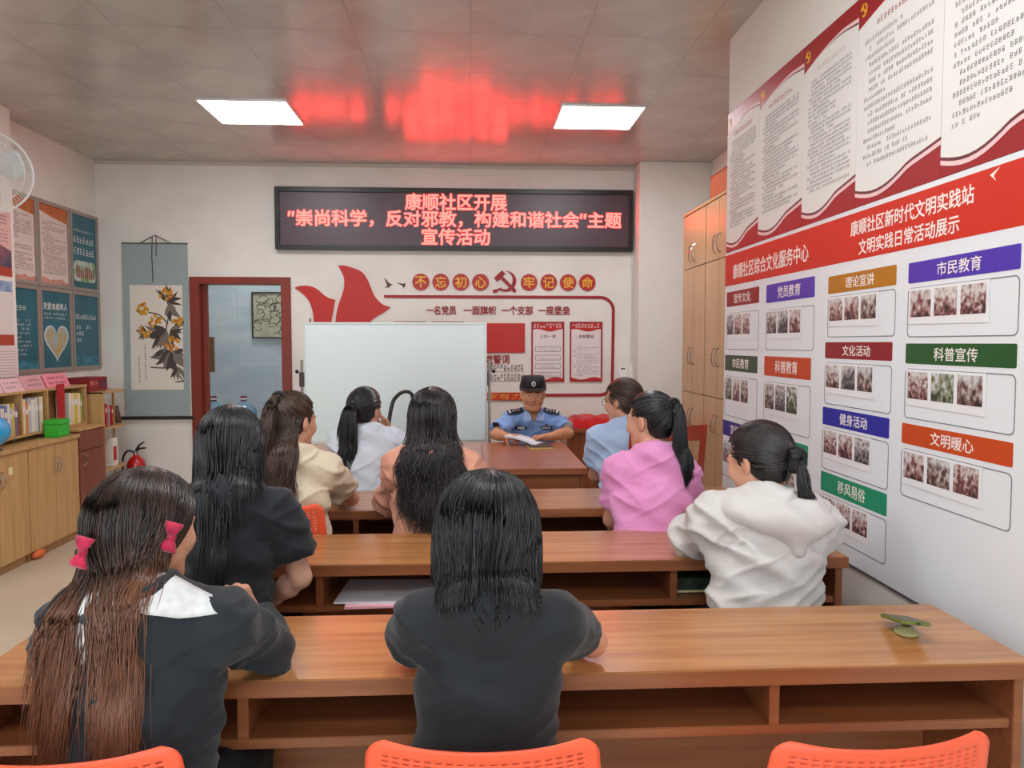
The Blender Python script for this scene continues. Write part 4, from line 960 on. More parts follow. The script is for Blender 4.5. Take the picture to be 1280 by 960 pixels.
def photo_material(rnd):
    key = 'snapshot_%d' % rnd.randrange(8)
    if key in _M: return _M[key]
    m = bpy.data.materials.new(key); m.use_nodes = True; _M[key] = m; nt = m.node_tree; b = nt.nodes['Principled BSDF']; b.inputs['Roughness'].default_value = .45
    tc = nt.nodes.new('ShaderNodeTexCoord'); n = nt.nodes.new('ShaderNodeTexNoise'); n.inputs['Scale'].default_value = rnd.uniform(38, 70); n.inputs['Detail'].default_value = 5
    mp = nt.nodes.new('ShaderNodeMapping'); mp.inputs['Location'].default_value = [rnd.uniform(0, 9) for _ in range(3)]; nt.links.new(tc.outputs['Object'], mp.inputs[0]); nt.links.new(mp.outputs[0], n.inputs['Vector'])
    sp = nt.nodes.new('ShaderNodeSeparateXYZ'); nt.links.new(tc.outputs['Generated'], sp.inputs[0])          # people below, bright wall above
    ma = nt.nodes.new('ShaderNodeMath'); ma.operation = 'MULTIPLY_ADD'; ma.inputs[1].default_value = rnd.uniform(.22, .34); nt.links.new(sp.outputs[2], ma.inputs[0]); nt.links.new(n.outputs['Fac'], ma.inputs[2])
    cr = nt.nodes.new('ShaderNodeValToRGB'); pal = rnd.choice([('2c2624', '74524a', 'a8a09c', 'd4d2d0'), ('2b2c32', '5a5658', '96928f', 'd0cccc'), ('2f382e', '68744e', 'a09f90', 'd2d6d8'), ('34282a', '84504c', 'b8a4a0', 'dad6d4')])
    els = cr.color_ramp.elements; els[0].position = .46; els[0].color = lin(pal[0]); els[1].position = .82; els[1].color = lin(pal[3])
    e1 = els.new(.57); e1.color = lin(pal[1]); e2 = els.new(.68); e2.color = lin(pal[2])
    nt.links.new(ma.outputs[0], cr.inputs[0]); nt.links.new(cr.outputs[0], b.inputs['Base Color']); return m
rnd = random.Random(77)
for i, (u0, u1, z0, z1, q0, q1, ttl, c) in enumerate(cells):
    pan = MB().prism(RW, rrect(u0, u1, z0, z1, .006), .0026, .0036).build('heading_panel', mat('heading_' + c, c, .45, .4), t, smooth=0)
    text('lettering', ttl, RW.mat((u0 + u1) / 2, (z0 + z1) / 2, .0038), .245 if u0 < -3.1 else .205, (z1 - z0) * .62, M_bw, pan, bold=.008, extrude=.0004)
    MB().ring(RW, rrect(u0, u1, q0, q1, .018), rrect(u0 + .003, u1 - .003, q0 + .003, q1 - .003, .016), .0026, .0036).build('pocket_outline', mat('pocket_grey', '7b8084', .5), t, smooth=0)
    s = thing('photo_sheet', f'sheet of three snapshots under the {colname[c]} heading {ttl}', 'photos', tuple(RW((u0 + u1) / 2, q0)), 0, 'snapshot sheets on the activity banner')
    w = (u1 - u0) * .75; a = u0 + .014; top = q1 - .006; h = (q1 - q0) * .62
    MB().prism(RW, [(a - .006, top - h - .012), (a + w, top - h - .016), (a + w, top + .004), (a - .006, top + .004)], .0038, .0046).build('sheet', mat('photo_paper', 'eceef0', .6), s, smooth=0)
    for k in range(3):
        x0 = a + k * w / 3 + .004; x1 = a + (k + 1) * w / 3 - .014
        MB().prism(RW, [(x0, top - h * .9), (x1, top - h * .9), (x1, top - .004), (x0, top - .004)], .0047, .0052).build('snapshot', photo_material(rnd), s, smooth=0)
# ================================================================ small things on the desks
t = thing('phone', 'green cased phone lying on its ring stand on the front desk', 'phone', (1.125, 1.90, .7505), R(-10))
M = Matrix.Translation((0, 0, .032)) @ Matrix.Rotation(R(-13), 4, 'X') @ Matrix.Rotation(R(4), 4, 'Y')
MB().box(-.038, .038, -.075, .075, -.004, .005, M).build('case', mat('olive_case', '6f7a2e', .5), t, world=False, bevel=.0035)
MB().box(-.034, .034, -.070, .070, .0051, .0058, M).build('screen', mat('phone_screen', '3c4420', .25), t, world=False)
MB().lathe([(.026, .0), (.03, .004), (.03, .009), (.02, .014), (.012, .022)], Matrix.Translation((.0, -.012, 0)), 22).build('ring_stand', mat('ring_green', 'a9a878', .35), t, world=False)
MB().box(.0, .010, -.0762, -.0748, -.002, .003, M).build('side_button', M_steel, t, world=False)

M_sheet = mat('paper_sheet', 'dfe2ea', .7); M_pinks = mat('pink_sheet', 'f0b4c4', .7)
def paper_stack(name, x0, x1, y0, y1, z, n, label, cat, m, seed, rot=0, printed=True):
    t = thing(name, label, cat, ((x0 + x1) / 2, (y0 + y1) / 2, z), rot, 'papers in the desk shelf')
    w, d = (x1 - x0) / 2, (y1 - y0) / 2
    MB().box(-w, w, -d, d, 0, .0016 * n).build('sheets', m, t, world=False, smooth=0)
    if printed:
        wl = Wall((0, 0, .0016 * n), (1, 0, 0), (0, 1, 0)); mb = MB(); print_lines(mb, wl, -w * .1, w * .85, d * .8, -d * .5, 12, .008, .0004, seed); mb.build('printing', mat('pale_print_ink', '8d8f98', .8), t, world=False, smooth=0)
paper_stack('paper_stack', -.46, -.10, 2.60, 2.86, .611, 3, 'white printed papers in the middle desk shelf left of the bob haired woman', 'paper', M_sheet, 5, R(-3))
paper_stack('pink_folder', -.43, -.065, 2.585, 2.875, .6025, 5, 'pink folder beneath the printed papers in the middle desk shelf', 'folder', M_pinks, 6, R(2), False)
t = thing('dark_folder', 'dark green folder with pale edge in the right shelf compartment', 'folder', (.86, 2.78, .6025))
MB().box(-.12, .12, -.1, .1, 0, .055).build('cover', mat('dark_green_print', '24382e', .5, noise=(20, '4a5a48')), t, world=False, bevel=.003)
MB().box(-.118, .118, -.103, -.1005, .004, .012).build('page_edge', mat('cream_paper', 'efe3b0', .8), t, world=False)
t = thing('notebook', 'notebook with yellow page edges on the front table by the officer', 'notebook', (.50, 5.50, .7505), R(4))
MB().box(-.085, .085, -.11, .11, 0, .012).build('pages', mat('yellow_pages', 'e2cf86', .7), t, world=False, bevel=.001)
MB().box(-.088, .088, -.112, .112, .0121, .016).build('cover', mat('dark_cover', '3a3c3a', .5), t, world=False, bevel=.001)
# ================================================================ people: signed distance modelling
V3 = lambda *a: np.array(a, float)
def unit(v): v = np.asarray(v, float); return v / max(np.linalg.norm(v), 1e-9)
class Field:
    def __init__(s, lo, hi, h):
        s.lo = np.array(lo, float); s.h = h; s.n = np.ceil((np.array(hi) - s.lo) / h).astype(int) + 1
        s.a = np.full(s.n, 1.0, np.float32)
    def _sl(s, lo, hi):
        i0 = np.maximum(np.floor((np.array(lo) - s.lo) / s.h).astype(int), 0); i1 = np.minimum(np.ceil((np.array(hi) - s.lo) / s.h).astype(int) + 1, s.n)
        if (i1 <= i0).any(): return None
        ax = [(s.lo[k] + s.h * np.arange(i0[k], i1[k])).astype(np.float32) for k in range(3)]
        g = np.stack(np.meshgrid(*ax, indexing='ij'), -1)
        return (slice(i0[0], i1[0]), slice(i0[1], i1[1]), slice(i0[2], i1[2])), g
    def add(s, prim, k=0.0, op='u'):
        f, lo, hi = prim; m = max(k, 3 * s.h) + s.h
        r = s._sl(np.array(lo) - m, np.array(hi) + m)
        if r is None: return s
        sl, g = r; d = f(g).astype(np.float32); a = s.a[sl]
        if op == 'u':
            s.a[sl] = np.minimum(a, d) - (np.maximum(k - np.abs(a - d), 0) ** 2 / (4 * k) if k > 0 else 0)
        else:
            d = -d; s.a[sl] = np.maximum(a, d) + (np.maximum(k - np.abs(a - d), 0) ** 2 / (4 * k) if k > 0 else 0)
        return s
    def sub(s, prim, k=0.0): return s.add(prim, k, 's')
    def cut(s, f):            # keep where f <= 0
        ax = [(s.lo[k] + s.h * np.arange(s.n[k])).astype(np.float32) for k in range(3)]
        g = np.stack(np.meshgrid(*ax, indexing='ij'), -1); s.a = np.maximum(s.a, f(g).astype(np.float32)); return s
    def sample(s, p):
        q = np.clip((p - s.lo) / s.h, 0, np.array(s.n) - 1.001); i = np.floor(q).astype(int); t = q - i; out = 0
        for dx in (0, 1):
            for dy in (0, 1):
                for dz in (0, 1):
                    w = (t[..., 0] if dx else 1 - t[..., 0]) * (t[..., 1] if dy else 1 - t[..., 1]) * (t[..., 2] if dz else 1 - t[..., 2])
                    out = out + w * s.a[i[..., 0] + dx, i[..., 1] + dy, i[..., 2] + dz]
        inside = ((p >= s.lo) & (p <= s.lo + s.h * (np.array(s.n) - 1))).all(-1)
        return np.where(inside, out, 1.0)
    def grad(s, p):
        e = s.h; g = np.stack([s.sample(p + e * np.eye(3)[k]) - s.sample(p - e * np.eye(3)[k]) for k in range(3)], -1)
        return g / np.maximum(np.linalg.norm(g, axis=-1, keepdims=True), 1e-6)
    def mesh(s, smooth=2):
        a = s.a; nx, ny, nz = a.shape; neg = a < 0
        c = np.zeros((nx - 1, ny - 1, nz - 1), np.int8)
        for dx in (0, 1):
            for dy in (0, 1):
                for dz in (0, 1): c += neg[dx:nx - 1 + dx, dy:ny - 1 + dy, dz:nz - 1 + dz]
        act = np.argwhere((c > 0) & (c < 8)); idx = np.full(c.shape, -1, np.int32); idx[tuple(act.T)] = np.arange(len(act))
        acc = np.zeros((len(act), 3)); cnt = np.zeros(len(act))
        cor = [(x, y, z) for x in (0, 1) for y in (0, 1) for z in (0, 1)]
        for p in cor:
            for ax in range(3):
                if p[ax]: continue
                q = list(p); q[ax] = 1; q = tuple(q)
                va = a[act[:, 0] + p[0], act[:, 1] + p[1], act[:, 2] + p[2]]; vb = a[act[:, 0] + q[0], act[:, 1] + q[1], act[:, 2] + q[2]]
                m = (va < 0) != (vb < 0); t = np.where(m, va / np.where(m, va - vb, 1), 0)
                pt = np.array(p, float)[None] + t[:, None] * (np.array(q) - np.array(p))[None]
                acc[m] += pt[m]; cnt[m] += 1
        v = s.lo + s.h * (act + acc / np.maximum(cnt, 1)[:, None])
        quads = []
        for ax in range(3):
            b, d = [(1, 2), (2, 0), (0, 1)][ax]
            sl0 = [slice(None)] * 3; sl1 = [slice(None)] * 3; sl0[ax] = slice(0, -1); sl1[ax] = slice(1, None)
            n0, n1 = neg[tuple(sl0)], neg[tuple(sl1)]
            for flip, msk in ((False, n0 & ~n1), (True, ~n0 & n1)):
                e = np.argwhere(msk); e = e[(e[:, b] > 0) & (e[:, d] > 0) & (e[:, b] < a.shape[b] - 1) & (e[:, d] < a.shape[d] - 1)]
                if not len(e): continue
                def cell(ob, od): x = e.copy(); x[:, b] += ob; x[:, d] += od; return idx[tuple(x.T)]
                q = np.stack([cell(-1, -1), cell(0, -1), cell(0, 0), cell(-1, 0)], 1)
                quads.append(q[:, ::-1] if flip else q)
        f = np.concatenate(quads); f = f[(f >= 0).all(1)]
        for _ in range(smooth):
            s_ = np.zeros_like(v); n_ = np.zeros(len(v))
            for i in range(4):
                j = (i + 1) % 4
                for p, q in ((i, j), (j, i)):
                    for k in range(3): s_[:, k] += np.bincount(f[:, p], v[f[:, q], k], len(v))
                    n_ += np.bincount(f[:, p], minlength=len(v))
            v = v * .4 + .6 * s_ / np.maximum(n_, 1)[:, None]
        return v, f
def cone(a, b, ra, rb, flat=None, fs=1.0):
    a = np.array(a, float); b = np.array(b, float); ab = b - a; L2 = max(ab @ ab, 1e-9); r = max(ra, rb)
    def f(g):
        p = g - a.astype(np.float32); t = np.clip((p @ ab.astype(np.float32)) / L2, 0, 1); q = p - t[..., None] * ab.astype(np.float32)
        if flat is not None: q = q + (q @ np.array(flat, np.float32))[..., None] * ((fs - 1) * np.array(flat, np.float32))
        return np.sqrt((q * q).sum(-1)) - (ra + t * (rb - ra))
    return f, np.minimum(a, b) - r, np.maximum(a, b) + r
def capped(a, b, ra, rb, flare=0.0):
    """cone with a flat far end (sleeve, trouser leg)"""
    a = np.array(a, float); b = np.array(b, float); d = unit(b - a); f0, lo, hi = cone(a, b + d * .03, ra, rb)
    def f(g): return np.maximum(f0(g), (g - b.astype(np.float32)) @ d.astype(np.float32))
    return f, lo, hi
def ell(c, r, M=None):
    c = np.array(c, float); r = np.array(r, float); M = np.eye(3) if M is None else M; rr = r.max()
    def f(g):
        q = (g - c.astype(np.float32)) @ M.astype(np.float32); k0 = np.sqrt(((q / r) ** 2).sum(-1)); k1 = np.sqrt(((q / r ** 2) ** 2).sum(-1))
        return k0 * (k0 - 1) / np.maximum(k1, 1e-6)
    return f, c - rr, c + rr
def loft(pts, aa, bb, rights, cap=.6):
    pts = np.array(pts, float); n = len(pts); aa = np.array(aa, float); bb = np.array(bb, float); R_ = np.array([unit(r) for r in rights]); m = max(aa.max(), bb.max())
    def f(g):
        best = None
        for i in range(n - 1):
            ab = pts[i + 1] - pts[i]; L2 = ab @ ab; p = g - pts[i].astype(np.float32); t0 = (p @ ab.astype(np.float32)) / L2; t = np.clip(t0, 0, 1)
            q = p - t[..., None] * ab.astype(np.float32); up = unit(ab)
            r0 = R_[i] + (R_[i + 1] - R_[i]) * .5; r0 = unit(r0 - up * (r0 @ up)); fw = np.cross(up, r0)
            a = aa[i] + t * (aa[i + 1] - aa[i]); b = bb[i] + t * (bb[i + 1] - bb[i]); mn = np.minimum(a, b)
            u = q @ r0.astype(np.float32); v = q @ fw.astype(np.float32); w = q @ up.astype(np.float32)
            k0 = np.sqrt((u / a) ** 2 + (v / b) ** 2 + (w / (mn * cap)) ** 2); k1 = np.sqrt((u / a ** 2) ** 2 + (v / b ** 2) ** 2 + (w / (mn * cap) ** 2) ** 2)
            d = k0 * (k0 - 1) / np.maximum(k1, 1e-4)
            best = d if best is None else np.minimum(best, d) - np.maximum(.03 - np.abs(best - d), 0) ** 2 / .12
        return best
    return f, pts.min(0) - m, pts.max(0) + m
_nz = np.random.RandomState(4).rand(32, 32, 32).astype(np.float32)
def vnoise(p):
    i = np.floor(p).astype(int); t = p - i; t = t * t * (3 - 2 * t); out = 0
    for dx in (0, 1):
        for dy in (0, 1):
            for dz in (0, 1):
                w = (t[:, 0] if dx else 1 - t[:, 0]) * (t[:, 1] if dy else 1 - t[:, 1]) * (t[:, 2] if dz else 1 - t[:, 2])
                out = out + w * _nz[(i[:, 0] + dx) % 32, (i[:, 1] + dy) % 32, (i[:, 2] + dz) % 32]
    return out - .5
def vert_normals(v, f):
    n = np.cross(v[f[:, 2]] - v[f[:, 0]], v[f[:, 3 if f.shape[1] > 3 else 1]] - v[f[:, 1 if f.shape[1] > 3 else 0]])
    out = np.zeros_like(v)
    for i in range(f.shape[1]):
        for k in range(3): out[:, k] += np.bincount(f[:, i], n[:, k], len(v))
    return out / np.maximum(np.linalg.norm(out, axis=1, keepdims=True), 1e-9)
def np_mesh(name, v, f, mats, parent, midx=None, attr=None):
    me = bpy.data.meshes.new(name); k = f.shape[1]
    me.vertices.add(len(v)); me.vertices.foreach_set('co', v.astype(np.float32).ravel())
    me.loops.add(f.size); me.loops.foreach_set('vertex_index', f.astype(np.int32).ravel())
    me.polygons.add(len(f)); me.polygons.foreach_set('loop_start', (np.arange(len(f)) * k).astype(np.int32)); me.polygons.foreach_set('loop_total', np.full(len(f), k, np.int32))
    for m in (mats if isinstance(mats, (list, tuple)) else [mats]): me.materials.append(m)
    if midx is not None: me.polygons.foreach_set('material_index', midx.astype(np.int32))
    me.polygons.foreach_set('use_smooth', np.ones(len(f), bool)); me.update(calc_edges=True); me.validate()
    if attr is not None:
        a = me.attributes.new('tone', 'FLOAT', 'POINT'); a.data.foreach_set('value', attr.astype(np.float32))
    return link_mesh(name, me, parent, True)
def compact(v, f):
    u, inv = np.unique(f, return_inverse=True); return v[u], inv.reshape(f.shape)

# ---------------------------------------------------------------- materials
M_skin = {}
def skin(c, c2):
    key = 'skin_' + c
    if key not in M_skin:
        m = mat(key, c, .5, .35, noise=(18, c2)); b = m.node_tree.nodes['Principled BSDF']
        b.inputs['Subsurface Weight'].default_value = .12; b.inputs['Subsurface Radius'].default_value = (.02, .008, .004); b.inputs['Subsurface Scale'].default_value = .4; M_skin[key] = m
    return M_skin[key]
def hair_mat(name, dark, light):
    m = bpy.data.materials.new(name); m.use_nodes = True; nt = m.node_tree; b = nt.nodes['Principled BSDF']
    at = nt.nodes.new('ShaderNodeAttribute'); at.attribute_name = 'tone'
    mx = nt.nodes.new('ShaderNodeMix'); mx.data_type = 'RGBA'; mx.inputs[6].default_value = lin(dark); mx.inputs[7].default_value = lin(light)
    nt.links.new(at.outputs['Fac'], mx.inputs[0]); nt.links.new(mx.outputs[2], b.inputs['Base Color'])
    b.inputs['Roughness'].default_value = .33; b.inputs['Specular IOR Level'].default_value = .55; return m
M_lip = mat('lip', 'b4705f', .4); M_eye = mat('eye_dark', '1a1412', .2); M_sclera = mat('eye_white', 'd8d0c8', .3); M_brow = mat('eyebrow', '2a211d', .7)

def rotm(yaw=0, pitch=0, roll=0):
    """head local (x right, y face, z up) -> world; yaw>0 turns to the left, pitch>0 looks down, roll>0 tilts right"""
    return np.array(Matrix.Rotation(R(yaw), 3, 'Z') @ Matrix.Rotation(R(-pitch), 3, 'X') @ Matrix.Rotation(R(roll), 3, 'Y'))

def add_head(F, c, M, s=1.0, male=False):
    P_ = lambda x, y, z: c + M @ (np.array((x, y, z)) * s)
    E_ = lambda x, y, z, r, k=.02, op='u', MM=None: F.add(ell(P_(x, y, z), np.array(r) * s, M if MM is None else MM), k * s, op)
    C_ = lambda a, b, ra, rb, k=.015, op='u': F.add(cone(P_(*a), P_(*b), ra * s, rb * s), k * s, op)
    E_(0, -.012, .034, (.075, .093, .083)); E_(0, .03, -.02, (.062, .062, .088), .03)
    C_((0, .06, -.088), (0, .072, -.092), .024, .02, .03)
    for q in (-1, 1):
        w = 1.04 if male else 1.0
        C_((q * .053 * w, .0, -.05), (q * .024, .055, -.092), .02, .018, .03)
        E_(q * .041, .064, -.02, (.024, .022, .024), .025)
        E_(q * .031, .100, .008, (.019, .014, .010), .012, 's')
        E_(q * .031, .0765, .006, (.0135, .0135, .0135), .004)
        C_((q * .012, .094, .024), (q * .048, .078, .024), .008, .007, .014)
        ME = M @ np.array(Matrix.Rotation(R(q * 22), 3, 'Z') @ Matrix.Rotation(R(-10), 3, 'X'))
        E_(q * .079, -.010, .0, (.010, .022, .034), .008, 'u', ME); E_(q * .088, -.002, .003, (.006, .010, .017), .006, 's', ME)
        C_((q * .072, 0, -.01), (q * .076, -.004, -.024), .008, .007, .008)
        E_(q * .012, .099, -.034, (.009, .010, .008), .008)
    C_((0, .090, .012), (0, .110, -.026), .008, .011, .012)
    E_(0, .110, -.030, (.011, .010, .009), .008)
    mw = .027 if male else .020; C_((-mw, .081, -.056), (mw, .081, -.056), .006, .006, .008); C_((0, .089, -.056), (0, .089, -.056), .010, .010, .01)
    C_((-.016, .084, -.068), (.016, .084, -.068), .008, .008, .008)
    C_((-.026, .092, -.060), (0, .096, -.0635), .0025, .0025, .003, 's'); C_((.026, .092, -.060), (0, .096, -.0635), .0025, .0025, .003, 's')

def add_hand(F, w, d, n, side, curl=25, s=1.0, spread=6, thumb=None, fist=False):
    """w wrist, d finger direction, n palm normal (out of the palm), side +1: thumb on the d x n side"""
    d = unit(d); n = unit(n - d * (np.asarray(n) @ d)); b = unit(np.cross(d, n)) * side
    F.add(cone(w - d * .02, w + d * .025, .026 * s, .026 * s, n, 1.35), .02)
    F.add(cone(w + d * .03 + b * .012 * s, w + d * .085 * s + b * .020 * s, .022 * s, .020 * s, n, 1.5), .02)
    F.add(cone(w + d * .03 - b * .012 * s, w + d * .078 * s - b * .022 * s, .022 * s, .018 * s, n, 1.5), .02)
    for i, (o, L, r) in enumerate(((.030, .072, .0086), (.010, .080, .0088), (-.010, .074, .0084), (-.029, .058, .0074))):
        p = w + d * (.088 - abs(i - 1.2) * .004) * s + b * o * s; an = 0.0; dd = unit(d + b * math.tan(R(spread)) * (o / .03))
        for q, fr in enumerate((.45, .3, .25)):
            an += R(curl * (1.0, 1.25, .8)[q] * (1 + .1 * i)); v = dd * math.cos(an) + n * math.sin(an); e = p + v * L * fr * s
            F.add(cone(p, e, r * s * (1 - .08 * q), r * s * (.94 - .1 * q)), .006); p = e
    tdir = unit(d * .75 + b * .75 + n * .25) if thumb is None else unit(thumb)
    p0 = w + d * .022 * s + b * .020 * s; p1 = p0 + tdir * .042 * s; p2 = p1 + unit(tdir + d * .35 + n * .15) * .032 * s; p3 = p2 + unit(tdir + d * .6 + n * .25) * .026 * s
    F.add(cone(p0, p1, .0145 * s, .0115 * s), .014); F.add(cone(p1, p2, .0112 * s, .0098 * s), .006); F.add(cone(p2, p3, .0098 * s, .0080 * s), .006)

# ---------------------------------------------------------------- hair
def slerp_dirs(q, t, n):
    q = q / np.linalg.norm(q, axis=-1, keepdims=True); t = t / np.linalg.norm(t, axis=-1, keepdims=True)
    om = np.arccos(np.clip((q * t).sum(-1), -.999, .999))[:, None, None]; k = np.linspace(0, 1, n)[None, :, None]
    return (np.sin((1 - k) * om) * q[:, None] + np.sin(k * om) * t[:, None]) / np.sin(om)
HC = V3(0, -.010, .028); HR = V3(.080, .100, .091)
def head_pts(dirs, lift, c, M, s):
    return c + ((HC + dirs * HR * lift) * s) @ M.T
def hang(p0, d0, length, n, fields, clear, bend=.35, wave=(0, 30), rng=None, push=None, curl_from=.3, clump=0, wander=.0, gather=None):
    N = len(p0); out = [p0]; p = p0.copy(); d = d0.copy(); ds = (length / n)[:, None]; ph = rng.uniform(0, 6.28, N); lat = rng.normal(0, 1, (N, 3)); lat[:, 2] = 0; lat /= np.linalg.norm(lat, axis=1, keepdims=True)
    if clump:
        cl = np.floor(rng.permutation(N) * 0 + (np.argsort(np.argsort(p0[:, 0] * 3 + p0[:, 1] + rng.normal(0, .012, N))) * clump / N)).astype(int) % clump
        cp = rng.uniform(0, 6.28, clump); ph = cp[cl] + rng.normal(0, .35, N); cla = rng.normal(0, 1, (clump, 3)); cla[:, 2] = 0; cla /= np.linalg.norm(cla, axis=1, keepdims=True); lat = cla[cl] + .25 * lat
    wn = rng.normal(0, 1, (N, 3)) * wander; wn[:, 2] = 0
    for k in range(n):
        d = d * (1 - bend) + np.array((0, 0, -1.)) * bend + wn * .3; d /= np.linalg.norm(d, axis=1, keepdims=True)
        p = p + d * ds
        if gather is not None: p[:, 0] += (gather[0] - p[:, 0]) * gather[1] * min(1, (k + 1) / 4)
        q = p
        if wave[0]:
            L = (k + 1) / n; a = np.clip((L - curl_from) / .3, 0, 1); q = p + lat * (wave[0] * a * np.sin(ph + wave[1] * (length * L)))[:, None]
        for F in fields:
            dd = F.sample(q); m = dd < clear
            if m.any():
                g = F.grad(q[m]) if push is None else (lambda g_: (lambda h: h / np.maximum((h * g_).sum(1, keepdims=True), .45))(.3 * g_ + .7 * np.asarray(push)[None]))(F.grad(q[m])); sh = (clear[m] if hasattr(clear, '__len__') else clear) - dd[m]; mv = g * sh[:, None]
                q = q.copy(); q[m] = q[m] + mv; p = p.copy(); p[m] += mv
        out.append(q)
    return np.stack(out, 1)
def strands(paths, r, tip=.25, root=.8, n=3, tone=None, rng=None, tone_len=None):
    """paths (N,K,3) -> tubes"""
    N, K, _ = paths.shape; t = np.gradient(paths, axis=1); t /= np.maximum(np.linalg.norm(t, axis=-1, keepdims=True), 1e-9)
    ref = np.where(np.abs(t[..., 2:3]) > .9, V3(1, 0, 0), V3(0, 0, 1)); x = np.cross(t, ref); x /= np.maximum(np.linalg.norm(x, axis=-1, keepdims=True), 1e-9); y = np.cross(t, x)
    prof = np.interp(np.linspace(0, 1, K), [0, .2, .7, 1], [root, 1, .9, tip]); rr = np.asarray(r).reshape(-1, 1, 1) * prof[None, :, None]
    a = 2 * np.pi * np.arange(n) / n
    v = paths[:, :, None] + (x[:, :, None] * np.cos(a)[:, None] + y[:, :, None] * np.sin(a)[:, None]) * rr[..., None, :].reshape(N, K, 1, 1)
    base = (np.arange(N)[:, None, None] * K + np.arange(K - 1)[None, :, None]) * n; j = np.arange(n)[None, None]; l = (j + 1) % n
    f = np.stack([base + j, base + l, base + n + l, base + n + j], -1).reshape(-1, 4)
    tn = np.broadcast_to((tone if tone.ndim == 2 else tone[:, None])[:, :, None], (N, K, n)).reshape(-1)
    return v.reshape(-1, 3), f, tn
def merge(parts):
    vs, fs, ts, b = [], [], [], 0
    for v, f, t in parts: vs.append(v); fs.append(f + b); ts.append(t); b += len(v)
    return np.concatenate(vs), np.concatenate(fs), np.concatenate(ts)
def hair_cap(c, M, s, lift=.012, nape=-.075, front=.055, tone=.25, ears=False):
    lo, hi = c - .2, c + .2; F = Field(lo, hi, .005)
    F.add(ell(c + M @ (HC * s), (HR + lift - .004) * s, M))
    F.add(ell(c + M @ (V3(0, -.030, -.02) * s), np.array((.066, .070, .075)) * s, M), .02)
    def cutf(g):
        q = (g - c.astype(np.float32)) @ M.astype(np.float32) / s
        face = np.minimum(np.minimum(q[..., 1] - (front - .055 * np.clip(-q[..., 2] / .05, 0, 1.2)), .062 + .2 * 0 - q[..., 2]), 1)     # in front of hairline and below forehead
        if ears: face = np.maximum(face, np.minimum(q[..., 1] + .032, .020 - q[..., 2]))
        low = nape - q[..., 2]
        return np.maximum(face, low)
    F.cut(cutf); v, f = F.mesh(2); return v, f, np.full(len(v), tone)
def part_roots(rng, N, off=0.0, spread=.12):
    """roots along a centre parting from forehead to crown, local unit dirs"""
    u = rng.uniform(0, 1, N); a = R(52) + u * R(50)         # elevation along the sagittal arc: front hairline -> behind the crown
    q = np.stack([np.full(N, off) + rng.normal(0, .02, N), np.cos(a), np.sin(a)], 1); q[:, 0] += rng.normal(0, spread * .3, N)
    return q, u
def long_hair(rng, c, M, s, N, fields, L, wave=(0, 30), r=.0018, tone0=(.1, .5), grad_=(0, 0), front_cover=75, el=(-35, -10), part=0.0, vol=1.06, clear=.006, bend=.3, hang_n=14, sides=None, wander=.0, tipw=.25, puff=0.0, push=None, clump=0, gather=None, pitch=0.0):
    q, u = part_roots(rng, N, part); side = np.sign(rng.uniform(-1, 1, N) + 0.0); side[side == 0] = 1
    if sides is not None: side = np.where(rng.rand(N) < sides, 1, -1)
    az = R(front_cover) * (1 - u) ** .8 * rng.uniform(.75, 1.05, N) + R(55) * u * rng.uniform(-.15, 1, N) * (1 - u * .3) + rng.normal(0, R(7), N)
    az = np.clip(az, R(-12), R(front_cover)); e = R(1) * rng.uniform(el[0], el[1], N) - (R(22) + pitch) * np.cos(az)
    t = np.stack([side * np.sin(az) * np.cos(e), -np.cos(az) * np.cos(e), np.sin(e)], 1)
    q[:, 0] = q[:, 0] + side * .03
    lift = (1.0 + (vol - 1) * rng.rand(N) ** .6 * 1.6)[:, None, None]
    k = np.linspace(0, 1, 9)[None, :, None]; dirs = slerp_dirs(q, t, 9)
    arc = head_pts(dirs, 1.045 + (lift - 1) * (.35 + .65 * k) + puff * np.sin(k * 3.14) * .1, c, M, s)
    d0 = arc[:, -1] - arc[:, -2]; d0 /= np.linalg.norm(d0, axis=1, keepdims=True)
    length = np.asarray(L(rng, N, side, az)) if callable(L) else L * rng.uniform(.8, 1.05, N)
    cl = clear + rng.uniform(0, .012, N)
    ga = None if gather is None else gather(arc[:, -1], rng)
    h = hang(arc[:, -1], d0, length, hang_n, fields, cl, bend, wave, rng, wander=wander, push=push, clump=clump, gather=ga)
    paths = np.concatenate([arc, h[:, 1:]], 1)
    for _ in range(3): paths[:, 1:-1] = .5 * paths[:, 1:-1] + .25 * (paths[:, :-2] + paths[:, 2:])
    K = paths.shape[1]; kk = np.linspace(0, 1, K)[None]
    tone = np.clip(rng.uniform(tone0[0], tone0[1], N)[:, None] + grad_[0] + (grad_[1] - grad_[0]) * np.clip((kk - .25) / .6, 0, 1), 0, 1)
    return strands(paths, r * rng.uniform(.7, 1.3, N), tip=tipw, tone=tone)
def tied_hair(rng, c, M, s, N, tie, r=.0016, tone0=(.1, .4), lo_el=-25, keep_side=None):
    """hair combed from the hairline to a tie point (local unit dir)"""
    az = rng.uniform(-180, 180, N); el = np.where(np.abs(az) < 60, rng.uniform(28, 60, N), np.where(np.abs(az) < 105, rng.uniform(-2, 60, N), rng.uniform(lo_el - 18, 75, N)))
    a, e = R(1) * az, R(1) * el; q = np.stack([np.sin(a) * np.cos(e), np.cos(a) * np.cos(e), np.sin(e)], 1)
    tt = np.array(tie, float) + rng.normal(0, .05, (N, 3)); dirs = slerp_dirs(q, np.broadcast_to(tt, (N, 3)), 11)
    k = np.linspace(0, 1, 11)[None, :, None]; lift = 1.045 + .055 * rng.rand(N)[:, None, None] + .02 * np.sin(k * 3.14)
    paths = head_pts(dirs, lift, c, M, s); return strands(paths, r * rng.uniform(.7, 1.3, N), tip=.7, root=.6, tone=rng.uniform(*tone0, N))
